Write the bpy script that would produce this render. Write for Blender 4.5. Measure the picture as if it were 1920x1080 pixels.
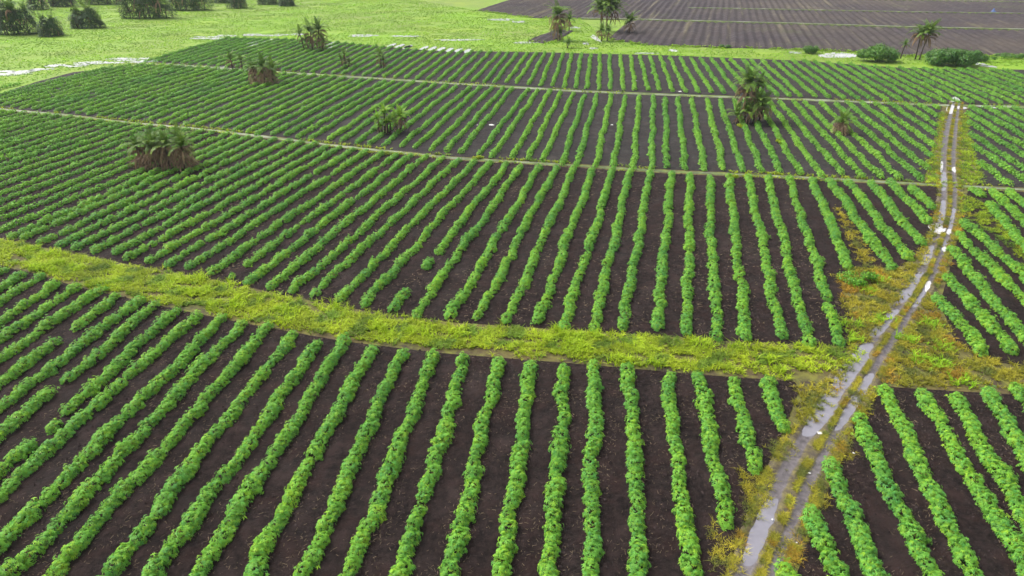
import bpy, math, json
import numpy as np
from mathutils import Matrix, Vector

R = math.radians
scene = bpy.context.scene
for o in list(bpy.data.objects):
    bpy.data.objects.remove(o)
col = scene.collection

# ------------------------------------------------------------------ camera, sky, sun, exposure
cam_data = bpy.data.cameras.new('camera')
cam_data.lens = 24.0
cam_data.sensor_width = 36.0
cam_data.clip_end = 5000.0
cam = bpy.data.objects.new('camera', cam_data)
col.objects.link(cam)
cam.location = (0.0, 0.0, 30.0)
cam.rotation_euler = (R(90.0 - 27.70), 0.0, 0.0)
scene.camera = cam

SUN_EL, SUN_AZ = 52.0, -62.0          # overcast: soft light from the upper left, behind the fields
world = bpy.data.worlds.new('World')
scene.world = world
world.use_nodes = True
wn = world.node_tree
wn.nodes.clear()
w_out = wn.nodes.new('ShaderNodeOutputWorld')
w_bg = wn.nodes.new('ShaderNodeBackground')
w_hs = wn.nodes.new('ShaderNodeHueSaturation')
w_sky = wn.nodes.new('ShaderNodeTexSky')
w_sky.sky_type = 'NISHITA'
w_sky.sun_disc = False
w_sky.sun_elevation = R(SUN_EL)
w_sky.sun_rotation = R(SUN_AZ)
w_sky.air_density = 1.0
w_sky.dust_density = 6.0
w_sky.ozone_density = 1.0
w_hs.inputs['Saturation'].default_value = 0.28
w_bg.inputs['Strength'].default_value = 0.125
wn.links.new(w_sky.outputs[0], w_hs.inputs['Color'])
wn.links.new(w_hs.outputs[0], w_bg.inputs['Color'])
wn.links.new(w_bg.outputs[0], w_out.inputs['Surface'])

sun_data = bpy.data.lights.new('sun', 'SUN')
sun_data.energy = 1.5
sun_data.angle = R(18.0)
sun_data.color = (1.0, 0.96, 0.90)
sun = bpy.data.objects.new('sun', sun_data)
col.objects.link(sun)
a, e = R(SUN_AZ), R(SUN_EL)
to_sun = Vector((math.sin(a) * math.cos(e), math.cos(a) * math.cos(e), math.sin(e)))
sun.rotation_euler = to_sun.to_track_quat('Z', 'Y').to_euler()

vs = scene.view_settings
vs.view_transform = 'Standard'
vs.look = 'None'
vs.exposure = 1.16
vs.gamma = 1.0
vs.use_curve_mapping = False
scene.render.film_transparent = False
scene.cycles.max_bounces = 6
scene.cycles.diffuse_bounces = 3
scene.cycles.transmission_bounces = 3
scene.cycles.use_adaptive_sampling = True

# ------------------------------------------------------------------ surveyed ground coordinates (metres)
T = json.loads('''{"NEAR":[[18.2,36.04,19.06,41.86],[15.13,32.31,16.46,42.07],[12.27,27.73,13.99,42.76],[8.35,17.4,11.77,42.55],[5.91,17.38,8.89,43.4],[3.37,17.38,6.32,44.2],
[1.18,17.38,4.02,43.83],[-1.19,17.37,1.44,43.76],[-4.04,17.38,-0.96,44.57],[-6.49,17.37,-3.75,44.72],[-9.45,17.39,-6.04,45.48],[-11.76,17.48,-8.58,45.87],
[-14.34,17.38,-11.27,46.19],[-17.07,17.38,-13.62,47.56],[-19.51,17.39,-15.67,47.39],[-21.83,17.38,-18.18,48.56],[-24.76,17.4,-20.54,49.86],[-26.95,17.39,
-22.92,50.22],[-28.76,19.57,-24.96,51.4],[-31.55,23.48,-27.29,51.68],[-32.32,25.11,-29.56,52.63],[-34.83,28.71,-31.85,53.6],[-37.03,31.72,-33.58,54.5],
[-38.45,34.29,-36.23,55.33],[-41.01,37.73,-38.21,56.38],[-43.02,40.87,-40.8,56.92],[-43.96,43.14,-43.22,57.8],[-46.73,46.83,-45.52,59.16],[-48.51,49.72,
-47.76,59.51],[-51.32,48.43,-50.06,60.66],[-53.77,51.5,-52.72,61.68],[-55.94,54.26,-55.08,62.65]],"MID":[[26.62,46.82,37.63,89.07],[24.03,46.82,34.73,89.07],
[22.24,47.89,32.2,89.53],[19.13,47.31,29.64,89.76],[16.74,47.64,27.01,89.99],[14.54,48.14,24.36,90.22],[12.17,49.16,22.09,90.92],[9.24,48.99,19.23,91.39],
[6.85,49.16,16.53,92.1],[4.36,49.42,14.21,92.58],[2.14,50.31,11.49,93.07],[-0.46,50.49,8.81,93.31],[-3.07,50.76,6.26,93.56],[-5.4,51.12,3.93,93.81],[-8.6,
50.94,1.29,93.81],[-10.63,52.15,-0.61,95.31],[-13.4,52.92,-3.01,96.08],[-15.75,54.3,-5.27,96.6],[-18.33,55.12,-7.64,97.12],[-20.39,55.85,-10.07,98.18],
[-22.74,56.7,-12.55,99.26],[-25.07,57.69,-14.93,99.26],[-27.32,58.7,-17.07,99.81],[-29.59,59.51,-19.4,100.36],[-32.22,60.81,-21.75,101.77],[-34.49,61.3,
-24.14,102.34],[-36.71,62.16,-26.51,103.5],[-39.38,62.67,-28.45,104.39],[-41.38,64.21,-30.67,105.59],[-43.74,64.61,-33.09,106.2],[-46.04,65.15,-35.3,107.13],
[-48.18,65.83,-37.97,108.39],[-50.54,66.66,-40.39,108.7],[-53.1,68.08,-42.53,109.67],[-54.85,68.37,-44.58,110.32]],"MID_LEFT":[[-57.2,70.03,-46.76,111.54],
[-59.82,70.99,-49.36,112.59],[-62.15,71.85,-51.69,113.41],[-64.62,73.44,-54.35,114.26],[-66.53,76.18,-56.76,115.02],[-68.56,78.96,-59.29,115.82],[-70.61,
81.73,-61.83,116.62],[-72.57,84.42,-64.27,117.4],[-74.54,87.11,-66.72,118.17],[-76.48,90.01,-69.19,119.0],[-78.47,92.74,-71.63,119.93],[-80.63,95.54,-74.24,
120.93],[-82.57,98.27,-76.64,121.84],[-84.52,101.01,-79.04,122.76],[-86.69,103.83,-81.67,123.76],[-88.58,106.46,-84.03,124.51],[-90.59,109.34,-86.57,125.3],
[-92.59,111.99,-89.05,126.07],[-94.65,114.87,-91.63,126.88],[-96.62,117.73,-94.13,127.66],[-98.66,120.38,-96.64,128.44],[-100.58,123.16,-99.08,129.14],
[-102.58,125.96,-101.6,129.87]],"MID_RIGHT":[[33.43,60.93,40.22,87.73],[37.72,60.93,42.43,87.73],[40.58,63.3,44.72,87.07],[43.76,66.52,47.53,86.86],[47.71,
72.66,50.08,86.86],[50.6,77.05,51.99,84.94]],"UP":[[54.93,87.73,62.44,133.17],[52.37,88.17,59.93,134.09],[50.0,88.62,57.0,134.56],[47.69,89.07,54.99,135.02],
[45.26,89.99,52.28,135.02],[42.23,89.53,50.41,135.97],[39.66,90.45,48.21,135.97],[37.2,91.15,45.9,135.97],[34.69,91.62,43.73,136.44],[32.1,91.62,41.15,
137.41],[29.56,92.1,38.62,137.41],[26.88,92.1,35.65,137.41],[24.31,92.58,32.9,137.41],[21.84,93.31,30.66,138.38],[19.64,92.83,28.49,139.86],[17.05,93.07,
25.69,139.86],[14.37,93.81,22.79,139.86],[11.87,93.81,20.12,140.87],[9.08,93.81,17.37,141.38],[7.08,94.55,14.71,140.87],[4.41,96.34,12.56,142.4],[2.34,
97.12,10.01,143.44],[0.0,97.91,8.02,145.56],[-3.0,98.45,5.46,145.56],[-5.0,99.26,3.48,146.64],[-7.92,100.08,0.11,147.74],[-10.01,101.2,-1.81,147.74],[-12.33,
101.77,-4.21,148.85],[-14.95,103.21,-6.71,148.85],[-17.33,103.8,-8.87,148.85],[-20.08,104.39,-11.79,149.98],[-22.51,104.99,-14.06,151.12],[-24.63,105.59,
-16.72,152.28],[-27.17,106.82,-18.82,153.45],[-29.25,107.75,-21.66,154.64],[-32.49,108.39,-24.01,154.64],[-34.81,109.02,-26.11,155.24],[-37.0,110.32,-28.12,
155.24],[-39.38,110.98,-31.27,157.69],[-41.92,110.98,-33.43,157.69],[-44.04,112.32,-35.71,157.69],[-46.5,113.0,-37.91,159.57],[-48.8,114.38,-40.51,160.85]],
"UP_LEFT":[[-51.34,115.7,-42.8,162.12],[-54.07,116.56,-45.53,162.96],[-56.49,117.33,-47.96,163.71],[-59.23,118.2,-50.7,164.56],[-61.7,118.98,-53.18,165.33],
[-64.31,119.81,-55.79,166.13],[-66.92,120.63,-58.4,166.94],[-69.42,121.49,-60.92,167.72],[-71.92,122.44,-63.45,168.5],[-74.44,123.4,-66.0,169.31],[-76.96,
124.37,-68.53,170.22],[-79.66,125.4,-71.24,171.19],[-82.14,126.32,-73.72,172.09],[-84.65,127.1,-76.22,172.98],[-87.4,127.96,-78.94,173.96],[-89.83,128.72,
-81.35,174.83],[-92.44,129.53,-83.94,175.76],[-94.99,130.33,-86.54,176.29],[-97.65,131.13,-89.25,176.82],[-100.23,131.87,-91.87,177.33],[-102.82,132.62,
-94.84,176.0],[-105.33,133.35,-97.94,173.55],[-110.24,136.26,-107.27,152.44]],"UP_RIGHT":[[58.38,92.73,65.23,135.0],[62.07,98.27,67.94,134.49],[65.43,103.74,
70.34,134.03],[69.32,110.4,73.06,133.51],[72.84,116.5,75.52,133.04],[76.54,122.91,78.1,132.55],[80.25,129.32,80.69,132.05]],"FAR":[[63.56,138.38,69.32,
181.73],[61.08,139.37,66.86,181.73],[58.18,139.37,64.12,182.54],[56.01,139.86,61.38,182.54],[53.71,140.37,59.68,184.17],[51.34,141.38,56.64,184.17],[48.79,
141.89,54.6,185.84],[46.21,142.4,51.96,185.84],[43.63,142.92,49.17,185.84],[41.24,143.44,46.66,185.84],[38.6,143.44,44.06,186.68],[35.97,143.97,41.58,187.53],
[33.43,144.5,39.21,188.39],[30.87,145.56,36.53,188.39],[28.53,145.56,34.0,189.25],[25.83,146.1,31.72,191.0],[23.45,146.64,29.0,191.0],[20.75,146.64,26.26,
191.89],[18.29,146.64,23.78,192.78],[15.81,147.74,21.33,192.78],[13.49,148.29,18.81,193.68],[11.14,148.85,16.14,192.78],[8.73,150.55,13.89,193.68],[6.09,
150.55,11.34,194.59],[3.59,151.69,9.05,195.51],[0.93,152.86,6.72,195.51],[-1.29,154.04,4.22,194.59],[-3.87,154.04,1.45,194.59],[-6.1,154.04,-1.02,194.59],
[-8.74,155.24,-3.21,195.51]],"FAR_LEFT":[[-11.23,154.76,-5.76,197.33],[-13.95,155.59,-8.55,197.59],[-16.37,156.37,-11.03,197.82],[-19.1,157.26,-13.84,198.09],
[-21.56,158.06,-16.38,198.33],[-24.15,158.91,-19.05,198.58],[-26.75,159.75,-21.73,198.83],[-29.26,160.57,-24.28,199.26],[-31.77,161.38,-26.73,200.63],[-34.31,
162.21,-29.19,202.01],[-36.85,163.04,-31.66,203.4],[-39.57,163.92,-34.3,204.87],[-42.07,164.69,-36.73,206.23],[-44.57,165.47,-39.16,207.59],[-47.31,166.31,
-41.81,209.08],[-49.74,167.06,-44.17,210.4],[-52.34,167.87,-46.69,211.81],[-54.88,168.65,-49.16,213.19],[-57.53,169.47,-51.73,214.58],[-60.09,170.26,-54.24,
215.73],[-62.66,171.06,-56.77,216.89],[-65.16,171.83,-59.22,218.02],[-67.72,172.73,-61.74,219.18],[-70.26,173.64,-64.26,220.33],[-72.83,174.57,-66.84,221.2],
[-75.35,175.47,-69.41,221.6],[-77.9,176.39,-72.04,222.0],[-80.64,177.38,-74.85,222.44],[-83.2,178.3,-77.47,222.85],[-85.6,178.91,-79.9,223.22],[-88.17,
179.41,-82.48,223.62],[-90.82,179.92,-85.15,224.04],[-93.54,180.46,-87.88,224.46]],"FAR_RIGHT":[[66.05,137.65,72.05,182.97],[68.78,137.13,74.74,182.19],
[71.21,136.66,77.07,181.06],[73.95,136.14,79.72,179.78],[76.43,135.67,82.11,178.62],[79.03,135.17,84.62,177.4],[81.65,134.67,87.13,176.17],[84.17,134.19,
89.56,174.99],[86.72,133.94,91.99,173.81],[89.31,133.68,94.45,172.61],[91.89,133.42,96.94,171.61],[94.66,133.15,99.71,171.39],[97.19,132.9,102.25,171.19],
[99.74,132.67,104.8,170.99],[102.52,132.43,107.59,170.77],[104.99,132.22,110.06,170.58],[107.77,132.96,112.71,170.37],[110.96,137.36,115.3,170.16],[114.29,
141.96,117.99,169.95]],"UP_EAST":[[65.57,85.86,67.4,96.04],[68.28,85.36,71.67,104.21],[70.69,84.96,75.4,111.15],[73.7,86.06,79.59,118.76],[77.08,90.74,
83.32,125.4],[80.6,95.48,86.95,130.74],[84.16,100.35,89.61,130.63],[87.63,105.26,92.15,130.42],[91.06,109.98,94.7,130.2],[94.53,114.74,97.28,129.98],[98.02,
119.55,99.85,129.76],[101.73,124.64,102.61,129.52]],"MID_EAST":[[37.44,45.48,38.67,54.61],[39.81,45.48,42.24,58.93],[40.75,41.31,46.24,65.69],[45.1,47.42,
49.18,69.4],[48.04,50.57,51.99,73.3],[52.27,59.13,58.46,79.41],[59.29,81.32,59.47,84.32],[56.49,65.3,61.91,83.91],[60.73,71.15,63.72,83.3]],"NEAR_EAST":[[15.96,
17.54,14.08,25.18],[16.69,17.34,17.19,28.92],[17.77,17.41,19.96,32.79],[20.59,17.43,23.83,37.45],[22.68,17.46,27.13,40.72],[26.1,18.54,29.64,40.33],[27.72,
21.78,31.94,39.89],[30.88,26.55,34.52,40.72],[33.81,31.08,36.99,41.05]],"B0":[[-72.27,69.89],[-60.79,65.62],[-51.47,61.76],[-47.35,60.31],[-40.84,57.14],
[-29.98,53.05],[-23.45,50.71],[-14.04,47.7],[-5.97,45.94],[5.81,44.28],[13.81,42.98],[21.18,42.01]],"B1":[[-91.43,81.44],[-72.79,74.96],[-56.18,68.85],
[-47.12,65.35],[-39.51,62.5],[-28.92,58.92],[-20.68,55.45],[-12.27,52.47],[-5.06,50.71],[1.81,49.82],[10.7,48.7],[19.24,47.46],[27.56,46.89]],"B2":[[-111.91,
134.05],[-96.52,129.6],[-81.79,125.01],[-68.52,119.94],[-50.33,114.18],[-26.64,104.6],[-8.69,98.43],[3.09,96.09],[21.64,92.14],[37.97,89.82],[57.18,86.3],
[66.66,84.63],[75.45,83.41]],"B3":[[-95.84,179.41],[-84.04,177.1],[-65.7,170.5],[-39.43,162.37],[-12.9,153.74],[15.6,145.38],[36.92,141.25],[57.36,137.8],
[84.19,132.69],[97.68,131.35],[112.94,130.04]],"B4":[[-93.96,190.07],[-88.46,225.55],[-65.79,222.04],[-51.14,215.31],[-23.88,200.04],[5.89,197.22],[41.64,
191.81],[74.38,183.37],[96.44,172.65],[123.68,170.5],[142.67,168.4]],"UPL":[[-108.0,132.24],[-107.0,145.38],[-107.38,156.73],[-105.73,168.4],[-94.71,177.1]],
"LRUT":[[9.52,20.48],[10.97,22.76],[12.16,24.67],[13.38,26.77],[14.89,29.11],[16.4,31.49],[17.58,33.14],[18.92,34.91],[20.83,37.09],[23.18,40.1],[25.66,
43.12],[28.81,46.89],[32.18,50.71],[35.49,54.53],[38.94,58.81],[42.22,63.0],[45.6,67.7],[49.23,72.99],[52.45,78.09],[56.94,85.88],[60.57,92.62],[64.88,
100.33],[70.19,109.21],[76.56,119.56],[82.85,129.6],[87.23,136.37]],"RRUT":[[10.93,20.48],[12.31,22.76],[13.56,24.67],[15.0,26.77],[16.3,28.7],[17.71,30.81],
[19.08,32.65],[20.85,34.91],[22.78,37.38],[24.78,39.79],[26.33,41.74],[28.97,44.95],[32.02,48.53],[34.96,52.09],[37.46,55.04],[40.03,58.24],[42.62,61.76],
[45.48,65.62],[48.46,69.89],[52.74,76.33],[58.35,85.88],[61.99,92.62],[66.4,100.33],[72.67,110.82],[79.06,121.46],[84.05,129.6],[88.29,136.37]],"WEED_LEFT":[[31.4,
59.15],[32.82,60.79],[36.17,61.15],[38.83,61.15],[42.33,64.55],[46.32,69.89],[50.44,76.33],[51.08,76.33],[47.27,69.89],[42.56,63.64],[37.85,57.69],[33.55,
52.57],[29.41,47.7],[27.81,46.49],[27.74,47.7],[29.57,52.09]],"WEED_WEDGE":[[39.29,78.45],[39.9,78.81],[38.46,69.14],[36.6,61.15],[34.68,60.79],[36.68,
68.41]],"WEED_RIGHT":[[38.44,55.04],[37.54,52.09],[36.43,47.7],[36.75,45.18],[39.87,43.99],[37.58,40.55],[35.31,41.61],[31.52,41.21],[29.29,41.47],[27.09,
42.01],[29.29,44.58],[33.34,49.39]],"WEED_EAST":[[57.61,83.41],[58.0,79.0],[56.47,72.99],[54.68,66.16],[51.98,62.13],[53.1,67.7],[53.06,71.41],[53.21,74.96],
[53.62,77.2]],"WEED_EAST2":[[53.18,76.33],[52.82,74.29],[49.76,69.89],[46.38,65.62],[43.85,61.76],[41.83,59.38],[42.35,60.79],[45.87,65.62]],"WEED_UL":[[55.87,
88.47],[59.91,94.57],[56.97,92.62],[61.33,97.64],[66.92,106.1],[72.59,115.93],[78.8,126.65],[79.98,126.65],[69.58,109.21],[62.75,97.64],[56.83,86.94]],
"WEED_UR":[[59.67,86.94],[65.57,97.64],[74.42,112.48],[82.22,125.41],[83.49,125.41],[77.88,115.93],[72.65,106.1],[68.24,97.64],[63.08,86.94]],"WEED_N1":[[20.72,
41.08],[24.09,42.29],[26.29,44.58],[26.38,43.84],[23.18,40.1],[20.36,36.81],[19.63,36.81]],"WEED_N2":[[16.82,34.91],[18.06,35.43],[18.58,34.75],[17.16,
32.89],[16.67,33.23]],"WEED_N3":[[14.09,32.18],[14.99,32.42],[16.41,32.18],[15.31,30.37],[14.14,28.7],[13.65,29.11]],"WEED_N4":[[11.07,28.1],[11.42,27.14],
[12.85,26.96],[11.74,24.67],[10.86,24.5],[10.89,25.69]],"WEED_N5":[[21.57,35.7],[22.61,36.14],[21.75,33.38],[20.33,33.23],[20.32,33.88]],"WEED_N6":[[17.79,
30.59],[18.95,31.49],[18.45,29.31],[17.41,29.19]],"WEED_N7":[[14.46,26.05],[15.71,27.52],[15.62,25.69],[14.76,25.28]],"WEED_N8":[[24.79,40.42],[25.87,40.75],
[25.1,38.26],[23.9,38.08]],"PT":{"clump_big":[-48.78,93.59,5.04],"clump_o":[-54.52,153.74,4.96],"pair_440":[-66.61,170.5,3.33],"clump_590":[-55.47,200.99,
7.04],"thin_650":[-40.82,173.38,3.87],"thin_715":[-31.68,171.21,3.96],"grp_718":[-21.0,111.81,4.12],"grp_752":[-18.55,113.16,3.2],"big_1395":[40.94,120.32,
7.86],"big_1410":[42.07,118.82,4.58],"big_1385":[39.47,118.82,2.22],"stub_1575":[54.41,112.15,3.09],"p1048":[14.01,219.75,9.38],"p1068":[19.08,242.06,4.66],
"p1050low":[14.43,218.62,3.21],"p1063":[15.87,204.9,2.03],"p1137":[31.24,239.38,10.11],"p1133low":[28.05,218.62,4.12],"p1180":[38.42,236.74,4.9],"p1715":[105.41,
185.83,7.74],"p1728":[106.09,185.0,8.1],"p1690":[101.93,186.66,3.99],"bush1645":[93.59,181.77,4.16],"bush1790":[110.29,176.34,4.43],"bush1518":[81.14,194.48,
2.35],"bush1360":[61.36,204.9,1.31],"lone1610":[33.37,58.24,1.71],"bg30":[-160.43,234.17,9.92],"bg95":[-146.94,230.4,6.2],"bg165":[-146.4,250.47,6.84],
"bg270":[-139.82,279.33,10.49],"bg355":[-135.76,308.65,8.04],"bg445":[-118.71,317.47,6.99],"bg70":[-200.59,310.81,7.88],"bg540":[-99.99,326.8,4.59],"bg120":[-198.12,
324.42,7.34],"bg_5":[-200.93,269.04,10.86],"bg500":[-110.12,334.14,6.22],"bg190":[-186.36,334.14,8.42],"bg415":[-134.05,341.8,6.58]},"PLOUGH_NEAR":[[29.75,
223.2],[37.65,211.03],[59.52,204.9],[81.32,201.96],[94.28,197.22],[105.35,190.07],[136.67,190.07],[160.94,188.35]],"PLOUGH_PATH":[[26.22,275.82],[47.83,
272.39],[75.94,265.77],[102.79,259.44],[134.43,250.47],[172.1,243.42],[201.18,239.38],[263.53,231.64]],"PLOUGH_MID":[[-14.49,306.51],[8.16,279.33],[26.22,
275.82]],"PLOUGH_FAR":[[-73.41,392.45],[12.1,421.61],[166.34,429.56],[344.88,421.61],[487.44,413.93]],"PATH20":[[75.55,315.22],[120.37,306.51],[160.73,
298.25],[204.58,292.33],[238.44,286.62]],"PATH3":[[116.47,366.94],[187.12,349.8],[237.43,341.8],[277.89,336.65]],"PATCH":[[4.52,217.51],[10.37,234.17],
[16.4,247.6],[18.19,242.06],[15.94,226.75],[13.65,216.4],[9.5,213.15]],"SOIL":{"NEAR":[[[-95,13],[-45,13],[0,13.5],[8.09,19.69]],[[-72.27,69.89],[-60.79,
65.62],[-51.47,61.76],[-47.35,60.31],[-40.84,57.14],[-29.98,53.05],[-23.45,50.71],[-14.04,47.7],[-5.97,45.94],[5.81,44.28],[13.81,42.98],[21.18,42.01],
[20.99,40.75]]],"MID":[[[-123.08,91.44],[-91.43,81.44],[-72.79,74.96],[-56.18,68.85],[-47.12,65.35],[-39.51,62.5],[-28.92,58.92],[-20.68,55.45],[-12.27,
52.47],[-5.06,50.71],[1.81,49.82],[10.7,48.7],[19.24,47.46],[27.56,46.89]],[[-166.0,147.73],[-111.91,133.15],[-96.52,128.7],[-81.79,124.11],[-68.52,119.04],
[-50.33,113.28],[-26.64,103.7],[-8.69,97.53],[3.09,95.19],[21.64,91.24],[37.97,88.92],[38.79,88.77]]],"MID_RIGHT":[[[27.68,46.57],[29.24,50.71],[31.32,
58.24],[33.51,60.91],[36.17,61.15],[39.24,61.76],[45.14,68.13],[52.68,79.92]],[[37.83,88.94],[37.97,88.92],[56.34,85.55]]],"UP":[[[-111.91,134.95],[-96.52,
130.5],[-81.79,125.91],[-68.52,120.84],[-50.33,115.08],[-26.64,105.5],[-8.69,99.33],[3.09,96.99],[21.64,93.04],[37.97,90.72],[55.12,87.58]],[[-106.4,131.24],
[-105.4,144.38],[-105.78,155.73],[-104.13000000000001,167.4],[-93.11,176.1],[-94.35,178.01],[-84.04,176.0],[-65.7,169.4],[-39.43,161.27],[-12.9,152.64],
[15.6,144.28],[36.92,140.15],[57.36,136.7],[82.34,131.94]]],"FAR":[[[-89.91,179.55],[-84.04,178.4],[-65.7,171.8],[-39.43,163.67],[-12.9,155.04],[15.6,146.68],
[36.92,142.55],[57.36,139.1],[84.19,133.99],[97.68,132.65],[112.94,131.34]],[[-93.96,190.07],[-88.46,225.55],[-65.79,222.04],[-51.14,215.31],[-23.88,200.04],
[5.89,197.22],[41.64,191.81],[74.38,183.37],[96.44,172.65],[123.68,170.5],[142.67,168.4]]],"UP_EAST":[[[61.64,86.41],[66.66,85.53],[75.45,84.31],[95.11,
80.64]],[[62.63,87.37],[68.08,97.64],[74.16,109.21],[79.84,119.56],[84.81,128.32],[87.52,131.14],[97.68,130.25],[112.94,128.94],[133.54,127.22]]],"MID_EAST":[[[38.58,
53.53],[36.43,47.7],[36.75,45.18],[39.78,43.84],[43.64,41.61]],[[39.42,55.04],[44.07,61.76],[48.61,68.41],[53.82,76.33],[59.36,84.63],[66.11,83.81],[74.54,
82.22]]],"NEAR_EAST":[[[11.48,18.46],[17.51,18.46],[27.95,19.69],[38.23,24.01]],[[11.69,20.21],[15.35,25.34],[18.16,29.52],[20.63,33.14],[23.52,37.38],
[26.92,41.47],[31.37,40.94],[37.41,40.3],[43.26,36.81]]]},"MISC":{"pw1570":[87.87,191.81],"pw1845":[118.06,177.1],"pw1265":[45.08,200.04],"pw1115a":[26.08,
224.37],"pw1100":[22.01,213.15],"pw1115b":[23.25,203.91],"pw945":[-4.01,274.1],"pw980":[4.79,215.31],"j1":[87.34,136.37],"j2":[81.74,127.48],"litter1":[-3.59,
117.36],"litter2":[17.22,117.36],"litter3":[-5.98,117.36],"litter4":[20.62,35.92],"litter5":[18.42,32.13],"litter6":[22.02,33.98],"litter7":[15.66,26.73],
"litter8":[14.87,28.38],"blue":[195.91,298.25],"t1":[27.58,156.12],"t2":[34.99,144.85],"w1445":[42.14,106.1],"w1390":[39.17,115.93]},"PUD":[[-117.77,166.35,
5.67,3.38],[-112.73,170.5,4.51,2.83],[-110.29,176.34,5.31,3.01],[-105.04,180.19,6.1,3.13],[-100.68,185.0,5.28,3.7],[-93.97,182.57,5.49,2.81],[-84.71,178.63,
6.05,2.01],[-75.0,174.48,6.58,1.63],[-68.15,171.21,3.88,1.28],[-95.14,225.55,5.01,4.16],[-90.41,228.56,4.73,3.66],[-80.43,231.64,5.99,3.25],[-71.56,233.53,
5.17,3.3],[87.87,191.81,5.46,3.96],[118.06,177.1,1.73,3.42],[77.74,196.3,1.76,1.65],[45.08,200.04,1.34,2.28],[36.8,195.39,2.92,1.18],[26.08,224.37,1.0,
7.06],[22.01,213.15,1.11,2.14],[23.25,203.91,1.37,1.58],[-4.01,274.1,5.01,3.43],[2.35,267.39,2.94,2.62],[4.0,215.31,4.0,1.74],[21.73,250.47,1.84,2.31],
[-47.67,230.4,5.11,2.47],[-33.88,229.17,4.24,1.84],[-16.37,220.89,6.55,1.83]],"FURPUD":[[-78.31,215.31],[-73.86,209.98],[-74.09,218.62],[-53.9,212.08],
[-50.82,206.9],[-36.06,208.95],[-33.26,207.92],[-31.04,206.4],[-28.76,205.4],[-26.13,203.91],[-23.75,202.93],[-20.78,201.96],[-16.75,200.51],[-13.7,199.56],
[-11.27,198.62]],"MILK":[[87.88,137.32,0.85,2.39],[82.5,129.17,0.9,3.86],[84.86,130.47,1.21,1.31],[90.49,130.91,1.83,0.48],[61.08,94.08,0.27,2.71],[62.14,
92.62,0.37,1.2],[47.97,71.26,0.9,1.55],[48.83,70.34,0.36,0.91],[45.65,65.62,0.28,0.81],[39.32,57.03,0.35,1.41]]}''')
A = lambda k: np.array(T[k], float)


# ------------------------------------------------------------------ helpers
def rs(seed):
    return np.random.RandomState(seed)


def mk(name, V, F, mat, parent=None, tint=None, smooth=False, uv=None):
    """one mesh object from numpy arrays"""
    V = np.ascontiguousarray(V, np.float32).reshape(-1, 3)
    F = np.ascontiguousarray(F, np.int32)
    me = bpy.data.meshes.new(name)
    n, k = F.shape
    me.vertices.add(len(V))
    me.vertices.foreach_set('co', V.ravel())
    me.loops.add(n * k)
    me.loops.foreach_set('vertex_index', F.ravel())
    me.polygons.add(n)
    me.polygons.foreach_set('loop_start', np.arange(n, dtype=np.int32) * k)
    me.polygons.foreach_set('loop_total', np.full(n, k, np.int32))
    if smooth:
        me.polygons.foreach_set('use_smooth', np.ones(n, bool))
    if tint is not None:
        at = me.attributes.new('tint', 'FLOAT_COLOR', 'POINT')
        c = np.ones((len(V), 4), np.float32)
        c[:, :3] = tint
        at.data.foreach_set('color', c.ravel())
    if uv is not None:
        at = me.attributes.new('strip', 'FLOAT_VECTOR', 'POINT')
        c = np.zeros((len(V), 3), np.float32)
        c[:, :2] = uv
        at.data.foreach_set('vector', c.ravel())
    me.update(calc_edges=True)
    me.validate()
    if mat is not None:
        me.materials.append(mat)
    if name is not None and parent != 'mesh':
        return place(name, me, parent)
    return me


def place(name, me, parent=None, loc=None, rz=0.0, sc=None, rot=None):
    o = bpy.data.objects.new(name, me)
    col.objects.link(o)
    if parent is not None:
        o.parent = parent
    if loc is not None:
        o.location = loc
    o.rotation_euler = rot if rot is not None else (0, 0, rz)
    if sc is not None:
        o.scale = sc if hasattr(sc, '__len__') else (sc, sc, sc)
    return o


def tag(o, label, cat=None, group=None, kind=None):
    if label: o['label'] = label
    if cat: o['category'] = cat
    if group: o['group'] = group
    if kind: o['kind'] = kind
    return o


def empty(name, loc, rz=0.0):
    o = bpy.data.objects.new(name, None)
    col.objects.link(o)
    o.empty_display_size = 0.3
    o.location = loc
    o.rotation_euler = (0, 0, rz)
    return o


def waves(x, y, wl, seed, n=7):
    r = rs(seed)
    out = np.zeros(np.broadcast(x, y).shape)
    for i in range(n):
        th = r.uniform(0, 2 * math.pi)
        f = 2 * math.pi / (wl * r.uniform(0.6, 1.7))
        out = out + np.sin((x * math.cos(th) + y * math.sin(th)) * f + r.uniform(0, 6.28))
    return out / math.sqrt(n)


def resample(P, n):
    P = np.array(P, float)
    s = np.r_[0, np.cumsum(np.hypot(*np.diff(P, axis=0).T))]
    t = np.linspace(0, s[-1], n)
    return np.stack([np.interp(t, s, P[:, 0]), np.interp(t, s, P[:, 1])], 1)


def grid_faces(nu, nv):
    i = np.arange(nu - 1)[:, None] * nv + np.arange(nv - 1)[None]
    i = i.ravel()
    return np.stack([i, i + nv, i + nv + 1, i + 1], 1)


def loft(bot, top, nu, nv):
    b, t = resample(bot, nu), resample(top, nu)
    v = np.linspace(0, 1, nv)[None, :, None]
    return b[:, None] * (1 - v) + t[:, None] * v


def inside(P, poly):
    poly = np.array(poly)
    x, y = P[:, 0], P[:, 1]
    c = np.zeros(len(P), bool)
    j = len(poly) - 1
    for i in range(len(poly)):
        xi, yi = poly[i]; xj, yj = poly[j]
        k = ((yi > y) != (yj > y)) & (x < (xj - xi) * (y - yi) / (yj - yi + 1e-12) + xi)
        c ^= k
        j = i
    return c


def scatter(poly, per_m2, r):
    poly = np.array(poly, float)
    lo, hi = poly.min(0), poly.max(0)
    n = int((hi - lo).prod() * per_m2)
    P = r.uniform(lo, hi, (n, 2))
    return P[inside(P, poly)]


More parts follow.
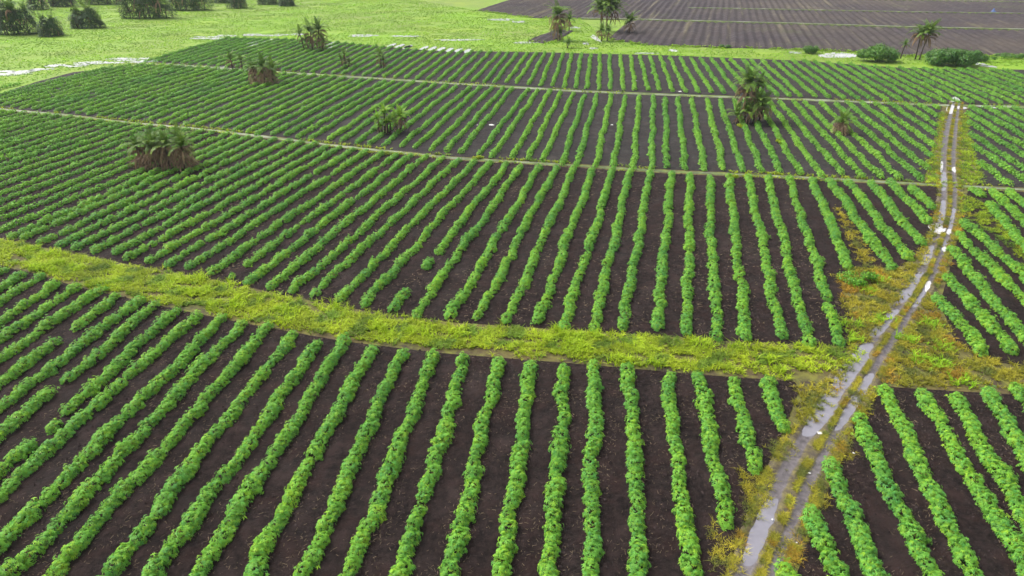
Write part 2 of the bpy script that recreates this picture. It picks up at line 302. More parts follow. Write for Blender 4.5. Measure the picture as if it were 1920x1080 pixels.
ONES = ['', 'first', 'second', 'third', 'fourth', 'fifth', 'sixth', 'seventh', 'eighth', 'ninth', 'tenth', 'eleventh', 'twelfth',
        'thirteenth', 'fourteenth', 'fifteenth', 'sixteenth', 'seventeenth', 'eighteenth', 'nineteenth']
TENS = {2: ('twentieth', 'twenty'), 3: ('thirtieth', 'thirty'), 4: ('fortieth', 'forty'), 5: ('fiftieth', 'fifty'),
        6: ('sixtieth', 'sixty'), 7: ('seventieth', 'seventy'), 8: ('eightieth', 'eighty'), 9: ('ninetieth', 'ninety')}


def nth(n):
    if n < 20: return ONES[n]
    t, u = divmod(n, 10)
    return TENS[t][0] if u == 0 else TENS[t][1] + '-' + ONES[u]


# ------------------------------------------------------------------ materials
def new_mat(name):
    m = bpy.data.materials.new(name)
    m.use_nodes = True
    nt = m.node_tree
    nt.nodes.clear()
    return m, nt, nt.nodes.new('ShaderNodeOutputMaterial')


def N(nt, kind, **kw):
    n = nt.nodes.new(kind)
    for k, v in kw.items():
        if hasattr(n, k) and not k.startswith('i_'):
            setattr(n, k, v)
        else:
            n.inputs[k[2:].replace('_', ' ')].default_value = v
    return n


def mix(nt, fac, c1, c2, mode='MIX'):
    m = nt.nodes.new('ShaderNodeMix')
    m.data_type = 'RGBA'
    m.blend_type = mode
    for sock, v in ((m.inputs[0], fac), (m.inputs[6], c1), (m.inputs[7], c2)):
        if hasattr(v, 'is_linked'):
            nt.links.new(v, sock)
        elif isinstance(v, (int, float)):
            sock.default_value = v
        else:
            sock.default_value = (*v, 1.0)
    return m.outputs[2]


def ramp(nt, src, p0, p1, v0=0.0, v1=1.0):
    m = nt.nodes.new('ShaderNodeMapRange')
    m.inputs[1].default_value = p0
    m.inputs[2].default_value = p1
    m.inputs[3].default_value = v0
    m.inputs[4].default_value = v1
    nt.links.new(src, m.inputs[0])
    return m.outputs[0]


def noise(nt, vec, scale, detail=4.0, rough=0.6, stretch=None, rot=0.0):
    if stretch is not None:
        for inp, val in (('Rotation', (0, 0, rot)), ('Scale', stretch)):
            mp = nt.nodes.new('ShaderNodeMapping')
            mp.inputs[inp].default_value = val
            nt.links.new(vec, mp.inputs['Vector'])
            vec = mp.outputs[0]
    n = nt.nodes.new('ShaderNodeTexNoise')
    n.inputs['Scale'].default_value = scale
    n.inputs['Detail'].default_value = detail
    n.inputs['Roughness'].default_value = rough
    nt.links.new(vec, n.inputs['Vector'])
    return n.outputs['Fac']


def pos(nt):
    return nt.nodes.new('ShaderNodeNewGeometry').outputs['Position']


def bump(nt, h, strength, dist):
    b = nt.nodes.new('ShaderNodeBump')
    b.inputs['Strength'].default_value = strength
    b.inputs['Distance'].default_value = dist
    nt.links.new(h, b.inputs['Height'])
    return b.outputs[0]


def principled(nt, out, colour, rough=0.8, normal=None, spec=0.3):
    p = nt.nodes.new('ShaderNodeBsdfPrincipled')
    if hasattr(colour, 'is_linked'): nt.links.new(colour, p.inputs['Base Color'])
    else: p.inputs['Base Color'].default_value = (*colour, 1)
    if hasattr(rough, 'is_linked'): nt.links.new(rough, p.inputs['Roughness'])
    else: p.inputs['Roughness'].default_value = rough
    p.inputs['Specular IOR Level'].default_value = spec
    if normal is not None: nt.links.new(normal, p.inputs['Normal'])
    nt.links.new(p.outputs[0], out.inputs['Surface'])
    return p


def leaf_mat(name, c1, c2, transl=0.3, rough=0.5, spec=0.25, patch=None):
    """leaf or grass blade: colour from c1 to c2 by plant and by patch of ground, times the leaf's own tint"""
    m, nt, out = new_mat(name)
    oi = nt.nodes.new('ShaderNodeObjectInfo')
    at = N(nt, 'ShaderNodeAttribute', attribute_name='tint')
    n1 = noise(nt, pos(nt), patch or 0.12, 3.0)
    f = nt.nodes.new('ShaderNodeMath'); f.operation = 'ADD'
    nt.links.new(ramp(nt, n1, 0.3, 0.7, 0.0, 0.75), f.inputs[0])
    nt.links.new(ramp(nt, oi.outputs['Random'], 0, 1, -0.15, 0.4), f.inputs[1])
    f.use_clamp = True
    c = mix(nt, f.outputs[0], c1, c2)
    c = mix(nt, 1.0, c, at.outputs['Color'], 'MULTIPLY')
    p = nt.nodes.new('ShaderNodeBsdfPrincipled')
    p.inputs['Roughness'].default_value = rough
    p.inputs['Specular IOR Level'].default_value = spec
    nt.links.new(c, p.inputs['Base Color'])
    t = nt.nodes.new('ShaderNodeBsdfTranslucent')
    nt.links.new(c, t.inputs['Color'])
    ms = nt.nodes.new('ShaderNodeMixShader')
    ms.inputs[0].default_value = transl
    nt.links.new(p.outputs[0], ms.inputs[1])
    nt.links.new(t.outputs[0], ms.inputs[2])
    nt.links.new(ms.outputs[0], out.inputs['Surface'])
    return m


def soil_mat(name, dark, mid_c, straw, straw_lo=0.62, rot=0.0, streak=False):
    m, nt, out = new_mat(name)
    P = pos(nt)
    big = noise(nt, P, 0.16, 3)
    fine = noise(nt, P, 2.4, 10, 0.78)
    c = mix(nt, ramp(nt, fine, 0.40, 0.62), dark, mid_c)
    c = mix(nt, ramp(nt, big, 0.42, 0.72, 0.0, 0.55), c, mid_c)
    dry = noise(nt, P, 0.45, 5, 0.65)
    c = mix(nt, ramp(nt, dry, 0.52, 0.70, 0.0, 0.8), c, (mid_c[0] * 1.5, mid_c[1] * 1.45, mid_c[2] * 1.45))
    red = noise(nt, P, 0.55, 4)
    c = mix(nt, ramp(nt, red, 0.5, 0.75, 0.0, 0.6), c, (mid_c[0] * 1.25, mid_c[1] * 0.92, mid_c[2] * 0.85))
    st = noise(nt, P, 5.0, 6, 0.8, stretch=(1.0, 0.28, 1.0), rot=rot)
    c = mix(nt, ramp(nt, st, straw_lo, straw_lo + 0.16, 0.0, 0.75), c, straw)
    if streak:                                        # uneven tillage: brown and damp areas, pale weedy streaks along the beds
        area = noise(nt, P, 0.022, 5, 0.6)
        c = mix(nt, ramp(nt, area, 0.42, 0.66, 0.0, 0.8), c, (0.070, 0.057, 0.046))
        area2 = noise(nt, P, 0.035, 4, 0.6)
        c = mix(nt, ramp(nt, area2, 0.48, 0.68, 0.0, 0.6), c, (0.040, 0.034, 0.038))
        ln = noise(nt, P, 0.42, 3, 0.6, stretch=(1.0, 0.03, 1.0), rot=rot)
        ln2 = noise(nt, P, 0.05, 3, 0.6)
        lf = nt.nodes.new('ShaderNodeMath'); lf.operation = 'MULTIPLY'
        nt.links.new(ramp(nt, ln, 0.56, 0.68, 0.0, 1.0), lf.inputs[0])
        nt.links.new(ramp(nt, ln2, 0.40, 0.62, 0.15, 0.9), lf.inputs[1])
        c = mix(nt, lf.outputs[0], c, (0.125, 0.110, 0.070))
        gr = noise(nt, P, 0.03, 6, 0.7)
        c = mix(nt, ramp(nt, gr, 0.56, 0.72, 0.0, 0.6), c, (0.066, 0.078, 0.034))
    wet = ramp(nt, noise(nt, P, 0.22, 2), 0.45, 0.65, 0.95, 0.75)
    h = noise(nt, P, 2.2, 9, 0.75)
    principled(nt, out, c, wet, bump(nt, h, 1.0, 0.35), 0.12)
    return m


M = {}
M['crop'] = leaf_mat('crop_leaf', (0.108, 0.315, 0.048), (0.200, 0.440, 0.042), 0.38, 0.5, 0.2)
M['crop_far'] = leaf_mat('crop_leaf_far', (0.125, 0.325, 0.054), (0.212, 0.440, 0.050), 0.36, 0.55, 0.15)
M['verge'] = leaf_mat('verge_grass_blade', (0.235, 0.360, 0.018), (0.385, 0.475, 0.022), 0.42, 0.6, 0.2, patch=0.35)
M['weed'] = leaf_mat('weed_blade', (0.250, 0.260, 0.024), (0.420, 0.350, 0.032), 0.40, 0.7, 0.2, patch=0.30)
M['meadow'] = leaf_mat('meadow_blade', (0.200, 0.400, 0.020), (0.300, 0.480, 0.020), 0.45, 0.6, 0.2, patch=0.05)
M['frond'] = leaf_mat('palm_leaflet', (0.060, 0.135, 0.022), (0.140, 0.245, 0.030), 0.22, 0.5, 0.2)
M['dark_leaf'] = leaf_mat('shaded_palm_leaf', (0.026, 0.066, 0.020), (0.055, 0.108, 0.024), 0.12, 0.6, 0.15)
M['dead'] = leaf_mat('dead_palm_leaflet', (0.210, 0.145, 0.090), (0.390, 0.275, 0.170), 0.1, 0.8, 0.1)
M['bush'] = leaf_mat('bush_leaf', (0.050, 0.150, 0.018), (0.090, 0.220, 0.020), 0.2, 0.45, 0.3)
M['straw'] = leaf_mat('straw', (0.150, 0.110, 0.075), (0.260, 0.200, 0.130), 0.1, 0.8, 0.1)
M['soil'] = soil_mat('dark_wet_soil', (0.0056, 0.0038, 0.0038), (0.026, 0.0172, 0.0160), (0.095, 0.064, 0.045), 0.60)
M['soil_far'] = soil_mat('dark_soil_weedy', (0.014, 0.0125, 0.0135), (0.036, 0.032, 0.031), (0.070, 0.092, 0.045), 0.57)
M['plough'] = soil_mat('ploughed_soil', (0.021, 0.018, 0.021), (0.048, 0.040, 0.045), (0.100, 0.082, 0.068), 0.56, rot=0.2775, streak=True)


def ground_mat():
    m, nt, out = new_mat('meadow_ground')
    P = pos(nt)
    n1 = noise(nt, P, 0.02, 4, 0.6)
    n2 = noise(nt, P, 0.35, 6, 0.7, stretch=(0.55, 1.0, 1.0))
    n3 = noise(nt, P, 0.055, 5, 0.65)
    c = mix(nt, ramp(nt, n1, 0.35, 0.62), (0.155, 0.280, 0.014), (0.150, 0.205, 0.036))
    c = mix(nt, ramp(nt, n2, 0.42, 0.72, 0, 0.7), c, (0.080, 0.165, 0.020))
    c = mix(nt, ramp(nt, n3, 0.52, 0.70, 0, 0.5), c, (0.215, 0.290, 0.020))
    n4 = noise(nt, P, 0.04, 6, 0.7, stretch=(0.6, 1.0, 1.0))
    c = mix(nt, ramp(nt, n4, 0.58, 0.72, 0, 0.4), c, (0.180, 0.170, 0.050))
    principled(nt, out, c, 0.85, bump(nt, n2, 0.8, 0.5), 0.2)
    return m


def verge_ground_mat():
    m, nt, out = new_mat('weedy_earth')
    P = pos(nt)
    n1 = noise(nt, P, 0.9, 6, 0.7)
    n2 = noise(nt, P, 0.14, 3)
    c = mix(nt, ramp(nt, n1, 0.4, 0.66), (0.036, 0.028, 0.022), (0.130, 0.140, 0.024))
    c = mix(nt, ramp(nt, n2, 0.4, 0.7, 0, 0.6), c, (0.120, 0.085, 0.030))
    principled(nt, out, c, 0.9, bump(nt, n1, 0.8, 0.15), 0.2)
    return m


def track_mat():
    m, nt, out = new_mat('track_mud')
    P = pos(nt)
    at = N(nt, 'ShaderNodeAttribute', attribute_name='strip')
    sx = nt.nodes.new('ShaderNodeSeparateXYZ')
    nt.links.new(at.outputs['Vector'], sx.inputs[0])
    n1 = noise(nt, P, 2.6, 7, 0.7)
    n2 = noise(nt, P, 0.5, 4)
    mud = mix(nt, ramp(nt, n1, 0.35, 0.7), (0.046, 0.039, 0.041), (0.110, 0.096, 0.100))
    mud = mix(nt, ramp(nt, n2, 0.5, 0.72, 0, 0.6), mud, (0.155, 0.138, 0.145))
    earth = mix(nt, ramp(nt, n1, 0.4, 0.65), (0.050, 0.038, 0.024), (0.125, 0.105, 0.030))
    c = mix(nt, ramp(nt, sx.outputs[0], 0.35, 0.75), earth, mud)
    rough = ramp(nt, n2, 0.4, 0.6, 0.28, 0.6)
    principled(nt, out, c, rough, bump(nt, n1, 0.8, 0.1), 0.4)
    return m


def path_mat():
    m, nt, out = new_mat('footpath_earth')
    P = pos(nt)
    at = N(nt, 'ShaderNodeAttribute', attribute_name='strip')
    sx = nt.nodes.new('ShaderNodeSeparateXYZ')
    nt.links.new(at.outputs['Vector'], sx.inputs[0])
    n1 = noise(nt, P, 0.9, 5, 0.7)
    n2 = noise(nt, P, 0.09, 3)
    edge = mix(nt, ramp(nt, n1, 0.4, 0.65), (0.055, 0.070, 0.030), (0.120, 0.170, 0.035))
    pale = mix(nt, ramp(nt, n2, 0.4, 0.62), (0.330, 0.330, 0.335), (0.440, 0.435, 0.425))
    c = mix(nt, ramp(nt, sx.outputs[0], 0.45, 0.7), edge, pale)
    c = mix(nt, ramp(nt, n1, 0.52, 0.7, 0, 0.4), c, (0.120, 0.140, 0.040))
    principled(nt, out, c, 0.75, bump(nt, n1, 0.5, 0.1), 0.3)
    return m


def water_mat(name, base, rough=0.04):
    m, nt, out = new_mat(name)
    n1 = noise(nt, pos(nt), 0.8, 4)
    c = mix(nt, ramp(nt, n1, 0.35, 0.65), (base[0] * 0.8, base[1] * 0.8, base[2] * 0.8), base)
    p = principled(nt, out, c, rough, bump(nt, noise(nt, pos(nt), 3.0, 2), 0.03, 0.02), 0.5)
    p.inputs['IOR'].default_value = 1.33
    return m


def plain(name, c, rough=0.7, c2=None, scale=3.0):
    m, nt, out = new_mat(name)
    n1 = noise(nt, pos(nt), scale, 5, 0.7)
    k = mix(nt, ramp(nt, n1, 0.35, 0.65), c, c2 or tuple(v * 0.7 for v in c))
    principled(nt, out, k, rough, bump(nt, n1, 0.5, 0.05))
    return m


M['clod'] = leaf_mat('soil_clod', (0.020, 0.0145, 0.0145), (0.048, 0.036, 0.034), 0.0, 0.95, 0.05)
M['ground'] = ground_mat()
M['verge_ground'] = verge_ground_mat()
M['track'] = track_mat()
M['path'] = path_mat()
M['water'] = water_mat('muddy_water', (0.185, 0.180, 0.208))
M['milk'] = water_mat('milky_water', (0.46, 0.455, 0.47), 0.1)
M['flood'] = water_mat('flood_water', (0.30, 0.32, 0.30))
M['trunk'] = plain('palm_trunk', (0.075, 0.055, 0.040), 0.9, (0.035, 0.026, 0.020), 6.0)
M['stem'] = plain('woody_stem', (0.070, 0.055, 0.040), 0.9, (0.035, 0.028, 0.020), 6.0)
M['paper'] = plain('white_plastic', (0.62, 0.62, 0.60), 0.5)
M['blue'] = plain('blue_plastic', (0.060, 0.110, 0.260), 0.5)

# ------------------------------------------------------------------ the setting: ground, soil blocks, paths, track, water
g = np.array([[-2500, -600, 0], [2500, -600, 0], [2500, 4000, 0], [-2500, 4000, 0]], float)
tag(mk('ground', g, [[0, 1, 2, 3]], M['ground']), 'flat bright green meadow reaching past the fields', kind='structure')

u = np.linspace(-112, 128, 40); v = np.linspace(8, 141, 30)
V = np.stack([*np.meshgrid(u, v, indexing='ij'), np.full((40, 30), 0.03)], -1)
tag(mk('verge_ground', V, grid_faces(40, 30), M['verge_ground']), 'weedy brown earth under the verges and beside the track', kind='structure')

ANG = {'NEAR': 7.0, 'MID': 13.9, 'MID_RIGHT': 10.7, 'UP': 10.5, 'FAR': 7.9, 'UP_EAST': 10.2, 'MID_EAST': 11.0, 'NEAR_EAST': 10.5}
ROWKEY = {'NEAR': 'NEAR', 'MID': 'MID', 'MID_RIGHT': 'MID_RIGHT', 'UP': 'UP', 'FAR': 'FAR', 'UP_EAST': 'UP_EAST', 'MID_EAST': 'MID_EAST', 'NEAR_EAST': 'NEAR_EAST'}
RES = {'NEAR': (330, 190), 'MID': (300, 120), 'MID_RIGHT': (80, 80), 'UP': (420, 60), 'FAR': (440, 40), 'UP_EAST': (90, 50), 'MID_EAST': (70, 80), 'NEAR_EAST': (120, 120)}
SOIL_LABEL = {
    'NEAR': 'dark wet soil of the foreground crop block', 'MID': 'dark soil of the crop block beyond the grass verge',
    'MID_RIGHT': 'dark soil of the crop corner beside the track bend', 'UP': 'soil of the crop block between the two footpaths',
    'FAR': 'soil of the farthest crop block', 'UP_EAST': 'soil of the far crop block right of the track',
    'MID_EAST': 'soil of the middle crop block right of the track', 'NEAR_EAST': 'soil of the foreground crop block right of the track'}
for k, (bot, top) in T['SOIL'].items():
    nu, nv = RES[k]
    P = loft(bot, top, nu, nv)
    an = R(ANG[k])
    off = P[..., 0] * math.cos(an) - P[..., 1] * math.sin(an)
    r0 = A(ROWKEY[k])[0]
    o0 = (r0[0] + r0[2]) / 2 * math.cos(an) - (r0[1] + r0[3]) / 2 * math.sin(an)
    z = 0.105 + 0.030 * np.cos((off - o0) * 2 * math.pi / 2.63) + 0.022 * waves(P[..., 0], P[..., 1], 1.6, 3) + 0.014 * waves(P[..., 0], P[..., 1], 0.7, 4)
    edge = np.minimum(np.linspace(0, 1, nv), np.linspace(1, 0, nv)) * nv
    z = np.where(edge[None] < 1, 0.036, np.maximum(z, 0.04))
    far = k in ('UP', 'FAR', 'UP_EAST')
    o = mk('field_soil', np.concatenate([P, z[..., None]], -1), grid_faces(nu, nv), M['soil_far' if far else 'soil'], smooth=True)
    tag(o, SOIL_LABEL[k], kind='structure')


def path_strip(name, line, width, label, z=0.05, dip=0.03, seed=1, mat='path', seg=220):
    C = resample(line, seg)
    d = np.gradient(C, axis=0)
    d /= np.linalg.norm(d, axis=1)[:, None]
    nrm = np.stack([-d[:, 1], d[:, 0]], 1)
    t = np.linspace(-1, 1, 15)
    wob = 1 + 0.22 * waves(C[:, 0], C[:, 1], 6.0, seed)
    P = C[:, None] + nrm[:, None] * (t[None, :, None] * width / 2 * wob[:, None, None])
    rut = np.exp(-((np.abs(t) - 0.45) / 0.16) ** 2)
    zz = z + 0.03 - dip * rut[None] + 0.01 * waves(P[..., 0], P[..., 1], 1.2, seed + 3)
    zz[:, [0, -1]] = 0.034
    pale = np.clip(rut[None] * (0.75 + 0.35 * waves(P[..., 0], P[..., 1], 4.0, seed + 5)), 0, 1)
    uv = np.stack([pale, np.zeros_like(pale)], -1).reshape(-1, 2)
    o = mk(name, np.concatenate([P, zz[..., None]], -1), grid_faces(seg, 15), M[mat], smooth=True, uv=uv)
    tag(o, label, kind='structure')
    return o


path_strip('footpath', T['B2'], 1.0, 'pale trodden footpath between the middle and upper crop blocks', seed=11)
path_strip('footpath', T['B3'], 1.7, 'far pale footpath below the farthest crop block', seed=17)

# the double-rut muddy track
Lr, Rr = A('LRUT'), A('RRUT')
ys = np.concatenate([np.arange(20.5, 60, 0.22), np.arange(60, 136.3, 0.5)])
xl = np.interp(ys, Lr[:, 1], Lr[:, 0])
xr = np.interp(ys, Rr[:, 1], Rr[:, 0])
sm = np.ones(9) / 9
xl = np.convolve(np.pad(xl, 4, 'edge'), sm, 'valid')
xr = np.convolve(np.pad(xr, 4, 'edge'), sm, 'valid')
t = np.linspace(-0.75, 1.75, 51)
P = np.stack([xl[:, None] + (xr - xl)[:, None] * t[None], np.broadcast_to(ys[:, None], (len(ys), 51))], -1)
P[..., 0] += 0.05 * waves(P[..., 0], P[..., 1], 1.4, 21)
wl_ = 0.30 + 0.035 * waves(ys, ys * 0, 4.0, 23) + 0.17 * np.clip(np.minimum(ys - 35.5, 47.5 - ys) / 2.5, 0, 1) + 0.06 * np.clip(np.minimum(ys - 20, 30 - ys) / 2, 0, 1) + 0.07 * np.clip(np.minimum(ys - 47, 68 - ys) / 2, 0, 1)
wr_ = 0.21 + 0.03 * waves(ys, ys * 0, 3.4, 24) + 0.09 * np.clip(np.minimum(ys - 36, 43 - ys) / 2, 0, 1)
rutL = np.exp(-(t[None] / wl_[:, None]) ** 4)
rutR = np.exp(-((t[None] - 1) / wr_[:, None]) ** 4)


def depth(ranges):
    d = np.zeros(len(ys))
    for a0, a1 in ranges:
        d = np.maximum(d, np.clip(np.minimum(ys - a0, a1 - ys) / 0.8, 0, 1))
    return d


WET_L = [(20.6, 24.6), (25.2, 30.2), (35.6, 47.6), (48.2, 53.0), (54.0, 60.5), (61.8, 67), (73, 80.5), (84, 92)]
WET_R = [(36.2, 43.2), (53.0, 58.0), (65, 68.5), (71, 78)]
dl = 0.075 + 0.085 * depth(WET_L)
dr = 0.065 + 0.090 * depth(WET_R)
z = 0.165 - rutL * dl[:, None] - rutR * dr[:, None] + 0.009 * waves(P[..., 0], P[..., 1], 1.3, 25) + 0.005 * waves(P[..., 0], P[..., 1], 0.5, 26)
side = np.clip(np.minimum(t + 0.75, 1.75 - t) / 0.25, 0, 1)
z = 0.033 + (z - 0.033) * side[None]
uv = np.stack([np.maximum(rutL, rutR) * np.ones_like(z), z * 0], -1).reshape(-1, 2)
tag(mk('dirt_track', np.concatenate([P, z[..., None]], -1), grid_faces(len(ys), 51), M['track'], smooth=True, uv=uv),
    'muddy double-rut dirt track climbing the right side', kind='structure')
WATER = 0.078
for side_, ranges, lab in ((0, WET_L, 'left'), (1, WET_R, 'right')):
    for i, (a0, a1) in enumerate(ranges):
        k = (ys > a0 - 0.1) & (ys < a1 + 0.1)
        yy = ys[k]
        if len(yy) < 3: continue
        c = (xl if side_ == 0 else xr)[k]
        h = (xr - xl)[k] * (0.55 if side_ == 0 else 0.42)
        Vw = np.stack([np.stack([c - h, yy, np.full(len(yy), WATER)], -1), np.stack([c + h, yy, np.full(len(yy), WATER)], -1)], 1)
        tag(mk('puddle', Vw, grid_faces(len(yy), 2)[:, ::-1], M['water']), 'grey puddle in the %s rut of the track, %s from the front' % (lab, nth(i + 1)), kind='structure')


def blob(name, cx, cy, rx, ry, z, mat, label, seed, rot=0.0, rough=0.22):
    r = rs(seed)
    th = np.linspace(0, 2 * math.pi, 56, endpoint=False)
    k = 1 + rough * sum(r.uniform(0.3, 1) * np.sin(th * f + r.uniform(0, 6.28)) / f ** 0.6 for f in (2, 3, 5, 8, 13))
    x, y = np.cos(th) * rx * k, np.sin(th) * ry * k
    c, s = math.cos(rot), math.sin(rot)
    ring = np.stack([cx + x * c - y * s, cy + x * s + y * c, np.full(56, z)], 1)
    V = np.vstack([ring, [[cx, cy, z]]])
    F = np.array([[i, (i + 1) % 56, 56] for i in range(56)])
    return tag(mk(name, V, F, M[mat]), label, kind='structure')


for i, (x, y, rx, ry) in enumerate(T['PUD']):
    right = i >= 13
    rb = rs(310 + i)
    for j in range(1 if right else 7):
        f = 1.0 if right else rb.uniform(0.2, 0.5)
        ox, oy = (0, 0) if right else (rb.uniform(-0.8, 0.8) * rx, rb.uniform(-0.6, 0.6) * ry)
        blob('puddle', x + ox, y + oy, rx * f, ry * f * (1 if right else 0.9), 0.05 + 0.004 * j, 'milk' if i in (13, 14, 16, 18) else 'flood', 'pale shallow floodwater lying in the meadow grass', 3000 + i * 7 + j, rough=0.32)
FL = np.array(T['FAR_LEFT'] + T['FAR'][-8:])
for i, (x, y) in enumerate(T['FURPUD']):
    fx = np.sort(FL[:, 0] + (y - FL[:, 1]) * (FL[:, 2] - FL[:, 0]) / (FL[:, 3] - FL[:, 1]))
    j = int(np.clip(np.searchsorted(fx, x), 1, len(fx) - 1))
    x = (fx[j] + fx[j - 1]) / 2
    blob('puddle', x, y, 0.85, 4.6 if i < 5 else 3.6, 0.175, 'flood', 'white floodwater standing in a furrow between far crop rows', 340 + i, rot=-R(8.5), rough=0.15)
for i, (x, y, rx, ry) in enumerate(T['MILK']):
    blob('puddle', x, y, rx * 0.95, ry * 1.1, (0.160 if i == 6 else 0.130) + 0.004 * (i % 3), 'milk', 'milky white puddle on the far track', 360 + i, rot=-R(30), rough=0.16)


# ploughed land beyond the meadow: raised beds with furrows between
def ploughed(bot, top, nlen, label, seed, ang=15.9):
    bot, top = np.array(bot), np.array(top)
    an = R(ang)
    d = np.array([math.sin(an), math.cos(an)]); nr = np.array([math.cos(an), -math.sin(an)])
    allp = np.vstack([bot, top])
    o_lo, o_hi = (bot @ nr).min(), min((bot @ nr).max(), 420)
    offs = np.arange(o_lo, o_hi, 2.63 / 6)
    bs = np.interp(offs, np.sort(bot @ nr), (bot @ d)[np.argsort(bot @ nr)])
    ts = np.interp(offs, np.sort(top @ nr), (top @ d)[np.argsort(top @ nr)])
    s = np.linspace(0, 1, nlen)
    al = bs[:, None] * (1 - s) + ts[:, None] * s
    Pp = offs[:, None, None] * nr + al[..., None] * d
    ph = offs[:, None] * 2 * math.pi / 2.63 + 0.35 * waves(Pp[..., 0], Pp[..., 1], 30, seed)
    z = 0.26 + 0.20 * np.cos(ph) + 0.03 * waves(Pp[..., 0], Pp[..., 1], 9.0, seed + 1)
    z[:, [0, -1]] = 0.02
    z[[0, -1]] = 0.02
    o = mk('ploughed_field', np.concatenate([Pp, z[..., None]], -1), grid_faces(len(offs), nlen), M['plough'], smooth=True)
    tag(o, label, kind='structure')


PN, PP, PM, PF = A('PLOUGH_NEAR'), A('PLOUGH_PATH'), A('PLOUGH_MID'), A('PLOUGH_FAR')
ploughed(PN, PP - np.array([0, 1.5]), 60, 'bare ploughed beds just beyond the bushes', 51)
ploughed(np.vstack([PM, PP + np.array([0, 1.5])]), np.vstack([A('PATH20') - np.array([0, 1.0])]) if False else PF, 90, 'bare ploughed land stretching to the top of the view', 55)
pt_ = A('PATCH')
ploughed(pt_[[0, 6, 5, 4]], pt_[[0, 1, 2, 3]], 24, 'small dark ploughed patch left of the tall palms', 58)
for line, lab in ((T['PLOUGH_PATH'], 'yellowish path crossing the ploughed land'),):
    path_strip('field_path', line, 1.9, lab, z=0.46, dip=0.02, seed=61, seg=120)
path_strip('field_path', T['PATH20'], 1.5, 'faint path farther across the ploughed land', z=0.50, dip=0.02, seed=63, seg=120)
path_strip('field_path', T['PATH3'], 1.5, 'farthest faint path across the ploughed land', z=0.50, dip=0.02, seed=65, seg=120)


# ------------------------------------------------------------------ crop plants
def norm(v):
    return v / (np.linalg.norm(v, axis=-1, keepdims=True) + 1e-9)


def dome(r, n, rad):
    d = norm(r.normal(size=(n, 3)))
    d[:, 2] = np.abs(d[:, 2])
    d[:, 2] = np.where(r.rand(n) < 0.25, d[:, 2] * 0.5, d[:, 2])
    d = norm(d)
    k = r.uniform(0.55, 1.05, (n, 1)) ** 0.6 * np.where(r.rand(n, 1) < 0.15, 1.18, 1.0)
    lump = 1 + 0.16 * np.sin(d[:, :1] * 5 + r.uniform(0, 6)) * np.sin(d[:, 1:2] * 6 + r.uniform(0, 6))
    return d * k * lump * np.array(rad), d


def leaf_tints(r, n):
    t = np.ones((n, 3)) * r.uniform(0.78, 1.22, (n, 1))
    y = r.rand(n) < 0.28
    t[y] *= np.array([1.45, 1.12, 0.75])
    b = r.rand(n) < 0.2
    t[b] *= np.array([0.75, 0.92, 1.35])
    return t


def plant_near(seed):
    """a bushy plant of hand-shaped leaves: five leaflets each"""
    r = rs(seed)
    n = 130
    c, d = dome(r, n, (0.53 * r.uniform(0.9, 1.1), 0.80, 0.70 * r.uniform(0.9, 1.1)))
    c[:, 2] += 0.10
    nrm = norm(d * 0.8 + np.array([0, 0, 0.55]) + r.normal(size=(n, 3)) * 0.28)
    out = norm(np.stack([d[:, 0], d[:, 1], d[:, 2] * 0.15 - 0.15], 1) + r.normal(size=(n, 3)) * 0.35)
    ax = norm(out - (out * nrm).sum(1, keepdims=True) * nrm)
    ay = np.cross(nrm, ax)
    tint = leaf_tints(r, n)
    Vs, Ts = [], []
    size = r.uniform(0.15, 0.25, n)
    for ang in (-1.75, -0.85, 0.0, 0.85, 1.75):
        aa = ang + r.uniform(-0.15, 0.15, n)
        L = size * (1.0 - 0.10 * abs(ang)) * r.uniform(0.85, 1.15, n)
        dr = norm(ax * np.cos(aa)[:, None] + ay * np.sin(aa)[:, None])
        sd = np.cross(nrm, dr)
        Lc = L[:, None]
        base = c
        midp = c + dr * Lc * 0.5 + nrm * Lc * 0.06
        wd = Lc * 0.15
        tip = c + dr * Lc - nrm * Lc * r.uniform(0.15, 0.40, (n, 1))
        Vs.append(np.stack([base, midp - sd * wd, tip, midp + sd * wd], 1))
        Ts.append(np.repeat(tint[:, None], 4, 1))
    V = np.concatenate(Vs).reshape(-1, 3)
    Tn = np.concatenate(Ts).reshape(-1, 3)
    F = np.arange(len(V)).reshape(-1, 4)
    # woody stems
    sv, sf, stt = [], [], []
    for k in range(4):
        a = r.uniform(0, 6.28); tp = np.array([math.cos(a) * 0.25, math.sin(a) * 0.25, 0.5]); b = np.array([math.cos(a) * 0.08, math.sin(a) * 0.08, -0.04])
        p = np.array([-math.sin(a), math.cos(a), 0]) * 0.015
        i0 = len(V) + len(sv)
        sv += [b - p, b + p, tp + p, tp - p]; sf.append([i0, i0 + 1, i0 + 2, i0 + 3]); stt += [[1.5, 0.35, 1.0]] * 4
    V = np.vstack([V, sv]); F = np.vstack([F, sf]); Tn = np.vstack([Tn, stt])
    V[:, 2] = np.maximum(V[:, 2], 0.0)
    return V, F, Tn


